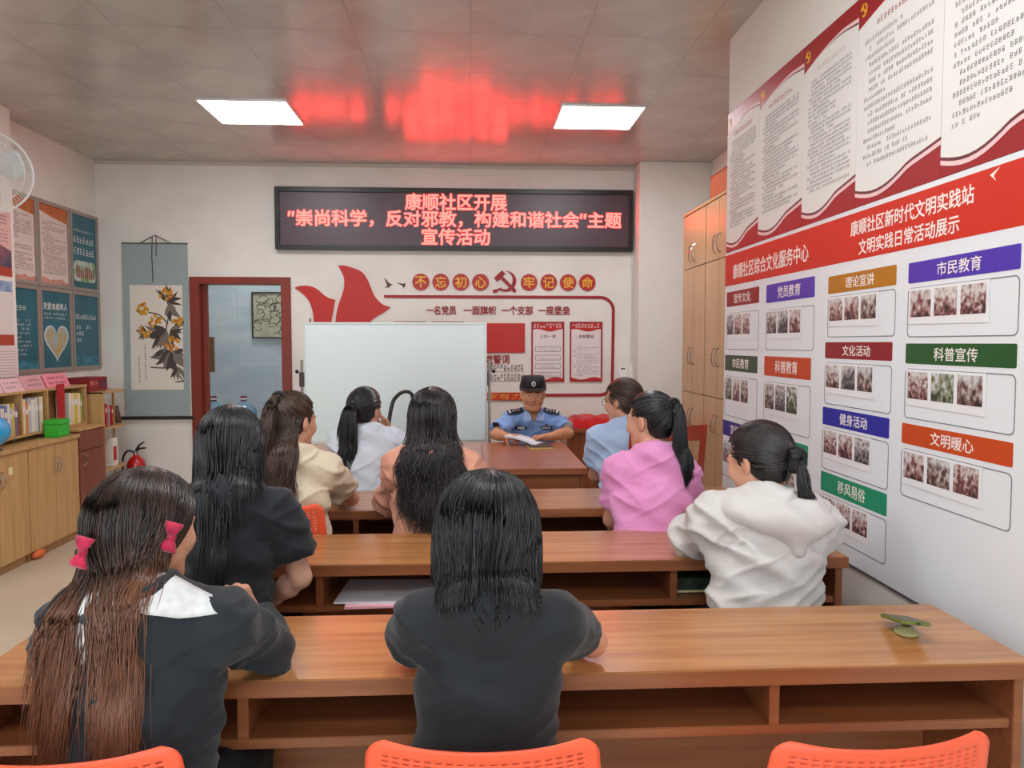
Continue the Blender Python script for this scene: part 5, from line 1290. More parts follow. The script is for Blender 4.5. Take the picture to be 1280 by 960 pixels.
def tail(rng, p, d, L, N, fields, rad=.03, r=.002, wave=(0, 20), tone0=(.1, .4), bend=.3, clear=.01, n=14, tipspread=.5, grad_=(0, 0), flat=None):
    d = unit(d); a = rng.uniform(0, 6.28, N); rr = rad * np.sqrt(rng.rand(N)); x = unit(np.cross(d, (0, 0, 1)) + 1e-6); y = np.cross(d, x)
    off = x[None] * (rr * np.cos(a))[:, None] + y[None] * (rr * np.sin(a))[:, None]
    p0 = p + off * .25
    h = hang(p0, np.broadcast_to(unit(d), (N, 3)) + off * 1.0, L * rng.uniform(.72, 1.05, N), n, fields, clear + 0 * rr, bend, wave, rng)
    k = np.linspace(0, 1, n + 1)[None, :, None]; prof = np.interp(k, [0, .15, .45, .8, 1], [0, .55, .85, .75, tipspread])
    paths = h + off[:, None] * prof
    K = n + 1; kk = np.linspace(0, 1, K)[None]; tone = np.clip(rng.uniform(*tone0, N)[:, None] + grad_[0] + (grad_[1] - grad_[0]) * kk, 0, 1)
    return strands(paths, r * rng.uniform(.7, 1.3, N), tip=.2, root=.9, tone=tone)

# ---------------------------------------------------------------- a seated person
def rvec(yaw): return V3(math.cos(R(yaw)), math.sin(R(yaw)), 0)
def fvec(yaw): return V3(-math.sin(R(yaw)), math.cos(R(yaw)), 0)
def person(label, sp):
    """all joints in world metres. sp: hip, neck, head, hyaw/hpitch/hroll, yaw, sh/el/wr as (left,right), hand=(dir,normal,curl) per side or None"""
    hip, neck, head = (np.array(sp[k], float) for k in ('hip', 'neck', 'head')); yaw = sp.get('yaw', 0); s = sp.get('s', 1.0); male = sp.get('male', False)
    M = rotm(sp.get('hyaw', 0), sp.get('hpitch', 0), sp.get('hroll', 0)); rh = rvec(yaw); fw = fvec(yaw)
    sh = [np.array(p, float) for p in sp['sh']]; el = [np.array(p, float) for p in sp['el']]; wr = [np.array(p, float) for p in sp['wr']]
    rs = unit(sh[1] - sh[0]); top = (sh[0] + sh[1]) / 2
    t = thing('person', label, 'person', (hip[0], hip[1], 0), 0, None)
    knee = [hip + rh * q * .10 + fw * .40 + V3(0, 0, -.02) for q in (-1, 1)]; ank = [np.array((k[0], k[1], 0.09)) + fw * sp.get('foot', .0) for k in knee]
    allp = np.array([hip, neck, head + V3(0, 0, .14)] + sh + el + wr + knee + ank)
    lo, hi = allp.min(0) - .17, allp.max(0) + .15; lo[2] = max(lo[2], -.02)
    F = Field(lo, hi, sp.get('h', .006)); w = sp.get('w', 1.0)
    spine = [hip + V3(0, 0, -.03), hip * .62 + top * .38 - fw * .0, hip * .3 + top * .7, top * .96 + hip * .04, neck + (neck - top) * .0]
    A = np.array([.155, .118, .135, .115, .052]) * w; B = np.array([.105, .088, .100, .075, .050]) * w
    rights = [rh, rh * .6 + rs * .4, rs, rs, rs]
    F.add(loft(spine, A, B, rights)); nr = (.054 if male else .046)
    nk = head + M @ (V3(0, -.022, -.075) * s)
    F.add(cone(neck - V3(0, 0, .02), nk, nr + .004, nr), .03)
    for q in (0, 1):
        F.add(cone(neck + V3(0, 0, -.005), sh[q], .042, .040), .05)
        ar = 1.12 if male else 1.0
        F.add(cone(sh[q], el[q], .043 * ar, .035 * ar), .03); F.add(cone(el[q], wr[q], .036 * ar, .0245 * ar), .01)
        F.add(cone(el[q] + unit(wr[q] - el[q]) * .07, wr[q] * .5 + el[q] * .5, .038 * ar, .033 * ar), .02)
        sg = 1 if q else -1
        hj = hip + rh * sg * .085 + V3(0, 0, -.0)
        F.add(cone(hj, knee[q], .082, .056), .04); F.add(cone(knee[q], ank[q], .054, .034), .02)
        F.add(cone(ank[q] - fw * .03 + V3(0, 0, -.045), ank[q] + fw * .13 + V3(0, 0, -.06), .038, .028, (0, 0, 1), 1.1), .03)
        hd = sp['hand'][q]
        if hd:
            side = hd[4] if len(hd) > 4 else 1
            add_hand(F, wr[q], np.array(hd[0], float), np.array(hd[1], float), side, hd[2], sp.get('hs', .95), hd[3] if len(hd) > 3 else 6)
    add_head(F, head, M, s, male)
    v, f = F.mesh(2)
    fc = v[f].mean(1); loc = (fc - head) @ M / s; mi = np.zeros(len(f), int)
    mouth = (np.abs(loc[:, 0]) < (.031 if male else .023)) & (np.abs(loc[:, 2] + .0625 - (4. if male else 0) * loc[:, 0] ** 2) < .0095 * (1 - (loc[:, 0] / (.034 if male else .026)) ** 2)) & (loc[:, 1] > .078); mi[mouth] = 1
    for q in (-1, 1):
        ex, ez = loc[:, 0] - q * .031, loc[:, 2] - .0055
        mi[(np.abs(ex) < .015) & (np.abs(ez) < .0045 * (1 - (ex / .017) ** 2)) & (loc[:, 1] > .074)] = 3
        mi[(ex ** 2 + ez ** 2 < .0055 ** 2) & (loc[:, 1] > .074)] = 2
        bx, bz = q * loc[:, 0] - .031, loc[:, 2] - .0265 + .06 * np.abs(q * loc[:, 0] - .028) ** 1.2
        mi[(np.abs(bx) < .020) & (np.abs(bz) < .0038) & (loc[:, 1] > .06)] = 4
    np_mesh('body', v, f, [skin(*sp.get('skin', ('d9a488', 'cf977b'))), M_lip, M_eye, M_sclera, M_brow], t, mi)
    # ---- clothes
    ease = sp.get('ease', .012); T = Field(lo, hi, sp.get('th', .007)); hem = sp.get('hem', hip[2] - .02)
    A2 = A + ease + np.array([.012, .018, .006, .004, .01]) * sp.get('loose', 1.0); B2 = B + ease + np.array([.012, .016, .006, .004, .006]) * sp.get('loose', 1.0)
    T.add(loft(spine, A2, B2, rights))
    slv = sp.get('sleeve', (.62, .062)); full = slv[0] > 1
    for q in (0, 1):
        T.add(cone(neck + V3(0, 0, -.012), sh[q], .040 + ease * .6, .043 + ease), .06)
    for q in (0, 1):
        if full:
            e2 = el[q] + (wr[q] - el[q]) * (slv[0] - 1)
            T.add(cone(sh[q], el[q], .045 + ease, .040 + ease), .035)
            T.add(capped(el[q], e2, .041 + ease, slv[1]), .02)
        else:
            e2 = sh[q] + (el[q] - sh[q]) * slv[0]
            T.add(capped(sh[q], e2, .046 + ease, slv[1]), .03)
    for pr, k in sp.get('extra', []): T.add(pr, k)
    T.sub(cone(neck + V3(0, 0, -.0) + fw * .015, nk + V3(0, 0, .05) + fw * .02, sp.get('neckr', nr + .010), nr + .012), .008)
    for pr, k in sp.get('open', []): T.sub(pr, k)
    def hemf(g): return hem - g[..., 2]
    T.cut(hemf)
    v, f = T.mesh(2); n = vert_normals(v, f)
    wk = sp.get('wrinkle', .006); fr = sp.get('wfreq', 1.0)
    p = (v - hip) * fr
    d1 = p[:, 2] + .6 * (p[:, 0] * rs[0] + p[:, 1] * rs[1]); rid = 1 - 2 * np.abs(vnoise(np.stack([p[:, 0] * 5 + 9, p[:, 1] * 5 + 3, d1 * 17], 1)))
    rid2 = 1 - 2 * np.abs(vnoise(np.stack([p[:, 0] * 9 + 2, p[:, 1] * 9 + 7, p[:, 2] * 26 - p[:, 0] * 12], 1)))
    v = v + n * (wk * 2.2 * (np.maximum(rid, 0) ** 2.5 - .35) + wk * 1.1 * (np.maximum(rid2, 0) ** 2 - .4))[:, None]
    np_mesh(sp.get('top_name', 'shirt'), v, f, sp['top'], t)
    # trousers and shoes
    B_ = Field(lo, hi, .009)
    B_.add(loft([hip + V3(0, 0, -.03), hip + V3(0, 0, .06)], [A[0] + .008, A[0] - .004], [B[0] + .008, B[0]], [rh, rh]))
    for q in (0, 1):
        sg = 1 if q else -1; hj = hip + rh * sg * .085
        B_.add(cone(hj, knee[q], .092, .066), .04); B_.add(capped(knee[q], ank[q] + V3(0, 0, .02), .066, .055), .02)
    v, f = B_.mesh(1); np_mesh('trousers', v, f, sp.get('bottom', M_trous), t)
    S_ = Field(lo, hi, .007)
    for q in (0, 1):
        S_.add(cone(ank[q] - fw * .03 + V3(0, 0, -.045), ank[q] + fw * .14 + V3(0, 0, -.055), .045, .036, (0, 0, 1), 1.05), .0)
        S_.add(cone(ank[q] + V3(0, 0, -.02), ank[q] + V3(0, 0, -.045), .042, .046), .02)
    S_.cut(lambda g: .004 - g[..., 2]); v, f = S_.mesh(1); np_mesh('shoes', v, f, sp.get('shoe', M_shoe), t)
    return dict(t=t, F=F, T=T, M=M, head=head, s=s, neck=neck, nk=nk, sh=sh, el=el, wr=wr, rs=rs, fw=fw, top=top, hip=hip)
M_trous = mat('dark_trousers', '24262c', .8, .3, bump=(200, .1)); M_shoe = mat('black_shoe', '1b1b1d', .4)
def put_hair(p, parts, m, name='hair'):
    v, f, t_ = merge(parts); return np_mesh(name, v, f, m, p['t'], None, t_)
# ================================================================ the people in the room
H_black = hair_mat('hair_black', '08080a', '3c3d42'); H_brown = hair_mat('hair_brown', '1c1614', '8a5a40'); H_dkbrown = hair_mat('hair_dark_brown', '16110f', '5e4434'); H_soft = hair_mat('hair_soft_black', '080708', '3e3637')
def fabric(name, c, c2=None, rough=.85): return mat(name, c, rough, .25, noise=(7, c2 or c), bump=(420, .15), sheen=.15)
FL = (0, 0, -1)
def patch(name, p, org, a, b, poly, off, m, parent, rings=5, sub=4, thick=.0, F=None):
    """a sewn-on piece: polygon in the plane (org, a, b) laid onto the cloth along -(a x b)"""
    F = F or p['T']; a = unit(a); b = np.array(b, float); b = unit(b - a * (a @ b)); n = np.cross(a, b)
    pts = []
    for i in range(len(poly)):
        x0, x1 = np.array(poly[i]), np.array(poly[(i + 1) % len(poly)])
        for k in range(sub): pts.append(x0 + (x1 - x0) * k / sub)
    pts = np.array(pts); c = pts.mean(0); V = []
    for r in range(rings): V.append(c + (pts - c) * (1 - r / rings))
    V.append(c[None]); V = np.concatenate(V); P3 = np.array(org, float) + V[:, :1] * a + V[:, 1:] * b + n * .12
    for _ in range(60):
        d = F.sample(P3) - off; P3 = P3 - n * np.clip(d, -.01, .01)[:, None] * .8
    nn = len(pts); fs = []
    for r in range(rings - 1):
        for i in range(nn): j = (i + 1) % nn; fs.append((r * nn + i, r * nn + j, (r + 1) * nn + j, (r + 1) * nn + i))
    for i in range(nn): fs.append(((rings - 1) * nn + i, (rings - 1) * nn + (i + 1) % nn, rings * nn))
    mb = MB(); mb.add([tuple(q) for q in P3], fs)
    return mb.build(name, m, parent, smooth=60, solid=.003)
REST = lambda x: ((x, .9, -.05), FL, 22)
# ---- A: bob haired woman, bottom centre
def cast_bob():
    rng = np.random.RandomState(1)
    p = person('person with black bob and black short sleeved top seated at bottom centre, seen from behind', dict(
        hip=(.03, 1.525, .52), neck=(.034, 1.515, .985), head=(.036, 1.625, 1.092), hpitch=16, hyaw=-2, s=1.03, sh=[(-.098, 1.555, .93), (.172, 1.555, .922)], el=[(-.15, 1.745, .80), (.285, 1.765, .798)],
        wr=[(-.02, 1.93, .79), (.12, 1.95, .79)], hand=[((.8, .5, 0), FL, 25, 6, 1), ((-.8, .5, 0), FL, 25, 6, -1)], sleeve=(.50, .062), ease=.009, hem=.50, top=fabric('black_crepe', '22262b', '1d2126', .7), top_name='blouse', w=.97, wrinkle=.005, loose=.8, th=.006))
    c, M, s = p['head'], p['M'], p['s']; F = [p['T']]
    parts = [hair_cap(c, M, s, .004, -.085, .04, .2)]
    parts.append(long_hair(rng, c, M, s, 5200, F, lambda r, N, sd, az: r.uniform(.035, .08, N) + .03 * np.sin(az), (.003, 40), .0013, (.0, .6), (0, .05), 92, (-28, -5), .1, 1.25, .004, .5, 9, tipw=.85, puff=.5, pitch=R(16), push=(0, -1, 0)))
    put_hair(p, parts, H_black); return p
# ---- B: long brown hair and red bows, bottom left
def cast_bows():
    rng = np.random.RandomState(2)
    p = person('person with long brown hair, two red bows and dark cardigan, bottom left', dict(
        hip=(-.665, 1.52, .52), neck=(-.655, 1.54, .985), head=(-.682, 1.64, 1.105), hyaw=-24, hpitch=10, hroll=-4, s=1.02, sh=[(-.80, 1.575, .93), (-.515, 1.585, .92)], el=[(-.915, 1.74, .805), (-.462, 1.765, .80)],
        wr=[(-.80, 1.93, .795), (-.545, 1.93, .81)], hand=[((.7, .7, 0), FL, 25, 6, 1), ((-.35, .1, .85), (-.7, -.6, .1), 60, 3, -1)], sleeve=(1.88, .042), ease=.013, hem=.50, w=.94, top=fabric('charcoal_knit', '2a3036', '23282e'), top_name='cardigan', wrinkle=.009, th=.006))
    c, M, s = p['head'], p['M'], p['s']; t = p['t']; nk = p['neck']
    M_col = mat('white_cotton', 'e6e8ea', .8, .2, noise=(60, 'd6dadd'))
    patch('collar', p, nk + V3(0, -.02, .02), (1, 0, 0), (0, .55, .83), [(-.02, .04), (-.09, .02), (-.155, -.02), (-.135, -.07), (-.085, -.125), (-.05, -.05), (-.01, -.03)], .008, M_col, t)
    patch('collar', p, nk + V3(0, -.02, .02), (1, 0, 0), (0, .55, .83), [(.0, .04), (.06, .045), (.135, .01), (.155, -.03), (.09, -.045), (.04, -.045), (.0, -.03)], .008, M_col, t)
    F = [p['T']]
    parts = [hair_cap(c, M, s, .004, -.09, .045, .12)]
    parts.append(long_hair(rng, c, M, s, 6000, F, lambda r, N, sd, az: np.where((sd > 0) & (az > R(62)), r.uniform(.08, .2, N), r.uniform(.26, .44, N)), (.008, 22), .0013, (.05, .4), (-.15, .85), 88, (-30, -5), .05, 1.20, .004, .42, 20, wander=.05, push=(.18, -1, 0), clump=90, pitch=R(8), gather=lambda p, g: (np.where(p[:, 0] < -.748 + g.normal(0, .012, len(p)), -.82, np.where(p[:, 0] > -.585, -.58, -.668)) + g.normal(0, .02, len(p)), .095), tipw=.15, puff=.3))
    put_hair(p, parts, H_brown)
    M_bow = mat('red_bow', 'c8184a', .5, .3, sheen=.3, noise=(30, '98103a')); M_clip = mat('bow_clip', '1a1214', .4)
    for px, lab in ((V3(-.743, 1.515, 1.10), 0), (V3(-.598, 1.575, 1.112), 1)):
        mb = MB()
        for q in (-1, 1):
            d = V3(.25 * q, -.1, .9 * q); a = unit(d); b_ = unit(np.cross(a, (0, -1, .1)))
            for lay in (0, 1):
                pts = [px + a * (.03 * x) + b_ * (.018 * y * x ** .5) + V3(0, -.012 - .006 * math.sin(3.1 * x) - .004 * lay, 0) for x in (0.05, .35, .7, 1.0) for y in (-1, -.3, .3, 1)]
                base = len(mb.v); mb.v += [tuple(w) for w in pts]
                for i in range(3):
                    for j in range(3): k = base + i * 4 + j; mb.f.append((k, k + 1, k + 5, k + 4)); mb.m.append(0)
        o = mb.build('hair_bow', M_bow, t, solid=.004, smooth=60)
        MB().ball(px + V3(0, -.014, 0), (.009, .009, .011), 10, 8).build('bow_knot', M_bow, o)
        MB().ball(px + V3(-.012, -.006, -.004), (.008, .006, .009), 10, 8).build('bow_clip', M_clip, o)
    return p
# ---- C: black T shirt, middle row left
def cast_tee():
    rng = np.random.RandomState(3)
    p = person('person with long straight black hair and black T-shirt seated in the middle row on left', dict(
        w=.88, hip=(-.775, 2.37, .52), neck=(-.740, 2.385, 1.045), head=(-.760, 2.475, 1.168), hyaw=3, hpitch=16, s=1.05, sh=[(-.885, 2.41, .985), (-.60, 2.42, .985)], el=[(-.94, 2.47, .76), (-.543, 2.46, .752)],
        wr=[(-.86, 2.66, .787), (-.655, 2.53, .66)], hand=[((.5, .8, 0), FL, 20, 6, 1), ((-.75, .3, -.45), (-.2, -.9, -.2), 35, 4, -1)], sleeve=(.64, .076), ease=.014, hem=.50, top=fabric('black_tee', '272b31', '21252a'), top_name='tee_shirt', wrinkle=.008, skin=('e0b79f', 'd8a98f')))
    c, M, s = p['head'], p['M'], p['s']; parts = [hair_cap(c, M, s, .004, -.09, .045, .15)]
    parts.append(long_hair(rng, c, M, s, 3000, [p['T']], lambda r, N, sd, az: np.where(np.abs(az) < R(42), r.uniform(.22, .40, N), r.uniform(.07, .17, N)), (.003, 20), .0022, (.05, .7), (.0, .1), 90, (-30, -2), 0, 1.14, .004, .36, 14, wander=.05, push=(.05, -1, 0), clump=120, pitch=R(10), puff=.3))
    put_hair(p, parts, H_black); return p
# ---- D: white hooded jacket, middle row right
def cast_hood():
    rng = np.random.RandomState(4)
    p = person('person in loose white hooded jacket with low black ponytail beside the right wall', dict(
        hip=(.935, 2.35, .52), neck=(.952, 2.375, .985), head=(.945, 2.45, 1.112), hyaw=32, hpitch=14, s=1.05, sh=[(.80, 2.43, .925), (1.115, 2.41, .915)], el=[(.785, 2.655, .815), (1.18, 2.61, .81)],
        wr=[(.95, 2.82, .80), (1.10, 2.84, .80)], hand=[((.8, .4, 0), FL, 22, 6, 1), ((-.5, .8, 0), FL, 22, 6, -1)], sleeve=(1.9, .045), ease=.030, hem=.655, top=fabric('white_jacket', 'd6d3d0', 'cdcac7', .75), top_name='jacket', wrinkle=.011, neckr=.055))
    c, M, s = p['head'], p['M'], p['s']; t = p['t']; nk = p['neck']
    # hood lying on the back
    lo, hi = nk - .3, nk + .3; Hd = Field(lo, hi, .006)
    Hd.add(cone(nk + V3(-.10, -.01, .0), nk + V3(.11, -.015, -.005), .052, .052), .04); Hd.add(ell(nk + V3(.04, -.080, -.030), (.140, .055, .060)), .05); Hd.add(cone(nk + V3(.05, -.085, -.05), nk + V3(.055, -.09, -.115), .055, .03), .05)
    Hd.sub(ell(nk + V3(.03, .04, .05), (.085, .085, .07)), .03)
    v, f = Hd.mesh(2); n = vert_normals(v, f); q = v - nk
    v = v + n * (.026 * (vnoise(np.stack([q[:, 0] * 12, q[:, 1] * 9, q[:, 2] * 18 + q[:, 0] * 12], 1))))[:, None]
    np_mesh('hood', v, f, fabric('white_jacket', 'dcd8d4'), t)
    tie = unit((.10, -.86, -.32)); parts = [hair_cap(c, M, s, .004, -.07, .03, .15)]
    parts.append(tied_hair(rng, c, M, s, 2400, tie, 0.0026, (.0, .85), -28))
    tp = head_pts(np.array([tie]), 1.15, c, M, s)[0]; TF = [p['T'], Hd]
    parts.append(tail(rng, tp, M @ V3(.1, -.8, -.3), .20, 700, TF, .028, .0018, (.004, 25), (.0, .5), .35, .006, 12, .4))
    put_hair(p, parts, H_soft)
    d = unit(M @ V3(.1, -.9, -.3)); ring = []
    x = unit(np.cross(d, (0, 0, 1))); y = np.cross(d, x); mb = MB()
    for k in range(60):
        a = 2 * math.pi * k / 60; ring.append(tp + d * (.012 + .007 * math.sin(a * 9)) + (x * math.cos(a) + y * math.sin(a)) * (.027 + .006 * math.sin(a * 11)))
    mb.tube(ring, .013, 8, True).build('scrunchie', mat('black_scrunchie', '17171b', .6), t); return p
# ---- E: cream blouse, far row left
def cast_cream():
    rng = np.random.RandomState(5)
    p = person('person in cream puff sleeved blouse with half tied brown wavy hair, far row on left', dict(
        hip=(-.72, 3.11, .52), neck=(-.735, 3.18, 1.035), head=(-.742, 3.255, 1.168), hyaw=-30, hpitch=4, s=1.03, sh=[(-.87, 3.20, .985), (-.605, 3.21, .975)], el=[(-.915, 3.43, .80), (-.538, 3.48, .80)],
        wr=[(-.80, 3.64, .79), (-.66, 3.66, .79)], hand=[((.7, .6, 0), FL, 22, 6, 1), ((-.7, .6, 0), FL, 22, 6, -1)], sleeve=(.64, .074), ease=.013, w=.93, hem=.50, top=fabric('cream_blouse', 'e3d6bd', 'd9caaf', .7), top_name='blouse', wrinkle=.009))
    c, M, s = p['head'], p['M'], p['s']; t = p['t']; nk = p['neck']
    ring = [nk + V3(.058 * math.cos(a), .015 + .05 * math.sin(a), .012 + .006 * math.cos(2 * a)) for a in [2 * math.pi * k / 30 for k in range(30)]]
    MB().tube(ring, .007, 8, True).build('collar', fabric('cream_blouse', 'e3d6bd'), t)
    parts = [hair_cap(c, M, s, .004, -.085, .03, .1)]
    tie = unit((.05, -.62, .62)); parts.append(tied_hair(rng, c, M, s, 1500, tie, 0.0028, (.0, .85), 5))
    parts.append(long_hair(rng, c, M, s, 2600, [p['T']], lambda r, N, sd, az: r.uniform(.20, .36, N), (.016, 26), .0023, (.1, .5), (0, .35), 70, (-30, -5), 0, 1.05, .016, .38, 16, wander=.04, push=(0, -1, 0), clump=40))
    tp = head_pts(np.array([tie]), 1.10, c, M, s)[0]
    parts.append(tail(rng, tp, M @ V3(-.15, -.75, .25), .27, 600, [p['T']], .034, .0022, (.010, 24), (.25, .65), .35, .02, 14, .5, (0, .25)))
    put_hair(p, parts, H_dkbrown)
    MB().tube([tp + V3(.024 * math.cos(a), 0, .024 * math.sin(a)) for a in [2 * math.pi * k / 20 for k in range(20)]], .008, 6, True).build('hair_tie', mat('black_scrunchie', '17171b', .6), t); return p
# ---- F: long wavy black hair, far row centre
def cast_wavy():
    rng = np.random.RandomState(6)
    p = person('person with very long wavy black hair and peach blouse, far row centre', dict(
        hip=(-.155, 3.11, .52), neck=(-.156, 3.18, 1.05), head=(-.159, 3.26, 1.18), hyaw=0, hpitch=6, s=1.06, sh=[(-.292, 3.205, .985), (-.012, 3.205, .985)], el=[(-.362, 3.43, .80), (.045, 3.45, .80)],
        wr=[(-.25, 3.64, .79), (-.06, 3.64, .79)], hand=[((.5, .8, 0), FL, 22, 6, 1), ((-.5, .8, 0), FL, 22, 6, -1)], sleeve=(1.05, .058), ease=.018, hem=.50, top=fabric('peach_blouse', 'dfa58c', 'd8977e', .6), top_name='blouse', wrinkle=.009))
    c, M, s = p['head'], p['M'], p['s']; parts = [hair_cap(c, M, s, .004, -.09, .045, .12)]
    parts.append(long_hair(rng, c, M, s, 2800, [p['T']], lambda r, N, sd, az: np.where(np.abs(az) < R(45), r.uniform(.26, .46, N), r.uniform(.22, .40, N)), (.026, 34), .0022, (.02, .6), (.0, .15), 86, (-30, 0), 0, 1.12, .006, .36, 22, wander=.09, push=(0, -1, 0), clump=70, puff=.3))
    put_hair(p, parts, H_soft); return p
# ---- G: light blue shirt and ponytail by the front tables
def cast_pony():
    rng = np.random.RandomState(7)
    p = person('person in pale blue shirt with low black ponytail resting cheek on hand, near whiteboard', dict(
        hip=(-.575, 4.09, .52), neck=(-.562, 4.18, 1.005), head=(-.578, 4.255, 1.132), hyaw=-22, hpitch=2, hroll=6, s=1.02, sh=[(-.70, 4.19, .962), (-.415, 4.215, .965)], el=[(-.74, 4.50, .80), (-.345, 4.585, .80)],
        wr=[(-.60, 4.68, .79), (-.462, 4.44, .99)], hand=[((.7, .6, 0), FL, 22, 6, 1), ((-.25, -.35, .85), (-.75, -.55, -.1), 18, 5, -1)], sleeve=(.66, .068), ease=.018, hem=.50, top=fabric('pale_blue_shirt', 'dfe8f3', 'd2deee', .7), top_name='shirt', wrinkle=.008))
    c, M, s = p['head'], p['M'], p['s']; t = p['t']; nk = p['neck']
    MB().tube([nk + V3(.055 * math.cos(a), .012 + .05 * math.sin(a), .010) for a in [2 * math.pi * k / 30 for k in range(30)]], .012, 8, True).build('collar', fabric('pale_blue_shirt', 'd3dfee'), t)
    tie = unit((-.02, -.95, -.05)); parts = [hair_cap(c, M, s, .004, -.06, .02, .1)]
    parts.append(tied_hair(rng, c, M, s, 1500, tie, 0.0028, (.0, .85), -22))
    tp = head_pts(np.array([tie]), 1.12, c, M, s)[0]
    parts.append(tail(rng, tp, M @ V3(-.1, -.8, -.1),   .36, 1000, [p['T']], .056, .0024, (.006, 22), (.0, .5), .40, .008, 14, .4))
    put_hair(p, parts, H_black)
    MB().tube([tp + V3(.020 * math.cos(a), .0, .020 * math.sin(a)) for a in [2 * math.pi * k / 20 for k in range(20)]], .008, 6, True).build('hair_tie', mat('black_scrunchie', '17171b', .6), t); return p
# ---- H: pink T shirt, far row right
def cast_pink():
    rng = np.random.RandomState(8)
    p = person('person in bright pink T-shirt with black ponytail, far row right, looking left', dict(
        hip=(.745, 3.06, .52), neck=(.770, 3.155, 1.035), head=(.768, 3.225, 1.165), hyaw=42, hpitch=4, s=1.03, yaw=6, sh=[(.632, 3.20, .962), (.895, 3.16, .955)], el=[(.612, 3.27, .735), (.955, 3.24, .735)],
        wr=[(.685, 3.41, .645), (.87, 3.42, .645)], hand=[((.75, .4, -.3), (0, -.3, -.9), 30, 5, 1), ((-.75, .4, -.3), (0, -.3, -.9), 30, 5, -1)], sleeve=(.66, .072), ease=.018, hem=.50, top=fabric('pink_tee', 'ec9fd3', 'e492c9', .8), top_name='tee_shirt', wrinkle=.006))
    c, M, s = p['head'], p['M'], p['s']; t = p['t']
    tie = unit((.12, -.85, .42)); parts = [hair_cap(c, M, s, .004, -.065, .015, .1, True)]
    parts.append(tied_hair(rng, c, M, s, 1600, tie, 0.0026, (.0, .85), -25))
    tp = head_pts(np.array([tie]), 1.12, c, M, s)[0]
    parts.append(tail(rng, tp, M @ V3(.10, -.8, -.35), .36, 900, [p['T']], .044, .0021, (.006, 18), (.0, .6), .45, .010, 15, .25))
    put_hair(p, parts, H_black)
    MB().tube([tp + V3(.020 * math.cos(a), .0, .020 * math.sin(a)) for a in [2 * math.pi * k / 20 for k in range(20)]], .008, 6, True).build('hair_tie', mat('black_scrunchie', '17171b', .6), t); return p
# ---- I: light blue T shirt and glasses, front right
def cast_blue():
    rng = np.random.RandomState(9)
    p = person('person in light blue T-shirt and glasses beyond the pink T-shirt', dict(
        hip=(.90, 4.17, .52), neck=(.88, 4.205, 1.04), head=(.858, 4.255, 1.172), hyaw=44, hpitch=6, s=1.05, yaw=12, sh=[(.715, 4.235, .965), (.985, 4.13, .962)], el=[(.712, 4.33, .745), (1.05, 4.23, .745)],
        wr=[(.775, 4.49, .66), (.95, 4.45, .65)], hand=[((.7, .4, -.3), (0, -.3, -.9), 30, 5, 1), ((-.75, .4, -.3), (0, -.3, -.9), 30, 5, -1)], sleeve=(.64, .07), ease=.018, hem=.50, top=fabric('light_blue_tee', 'b8d0f0', 'acc6ea', .8), top_name='tee_shirt', wrinkle=.006))
    c, M, s = p['head'], p['M'], p['s']; t = p['t']
    tie = unit((.55, -.62, -.42)); parts = [hair_cap(c, M, s, .004, -.065, .02, .2, True)]
    parts.append(tied_hair(rng, c, M, s, 1400, tie, 0.0029, (.0, .85), -28))
    tp = head_pts(np.array([tie]), 1.12, c, M, s)[0]
    parts.append(tail(rng, tp, M @ V3(.2, -.5, -.5), .16, 500, [p['T']], .035, .0024, (.010, 22), (.1, .6), .35, .008, 12, .4))
    put_hair(p, parts, H_dkbrown)
    Pm = lambda x, y, z: c + M @ (V3(x, y, z) * s); mb = MB()
    for q in (-1, 1):
        mb.tube([Pm(q * .033 + .024 * math.cos(a), .104 - .008 * abs(math.cos(a)), .004 + .018 * math.sin(a)) for a in [2 * math.pi * k / 24 for k in range(24)]], .0016, 6, True)
        mb.tube([Pm(q * .057, .096, .008), Pm(q * .080, .05, .010), Pm(q * .086, -.015, .006)], .0016, 6)
    mb.tube([Pm(-.009, .106, .006), Pm(.009, .106, .006)], .0016, 6).build('glasses', mat('glasses_frame', '2a2226', .3), t); return p
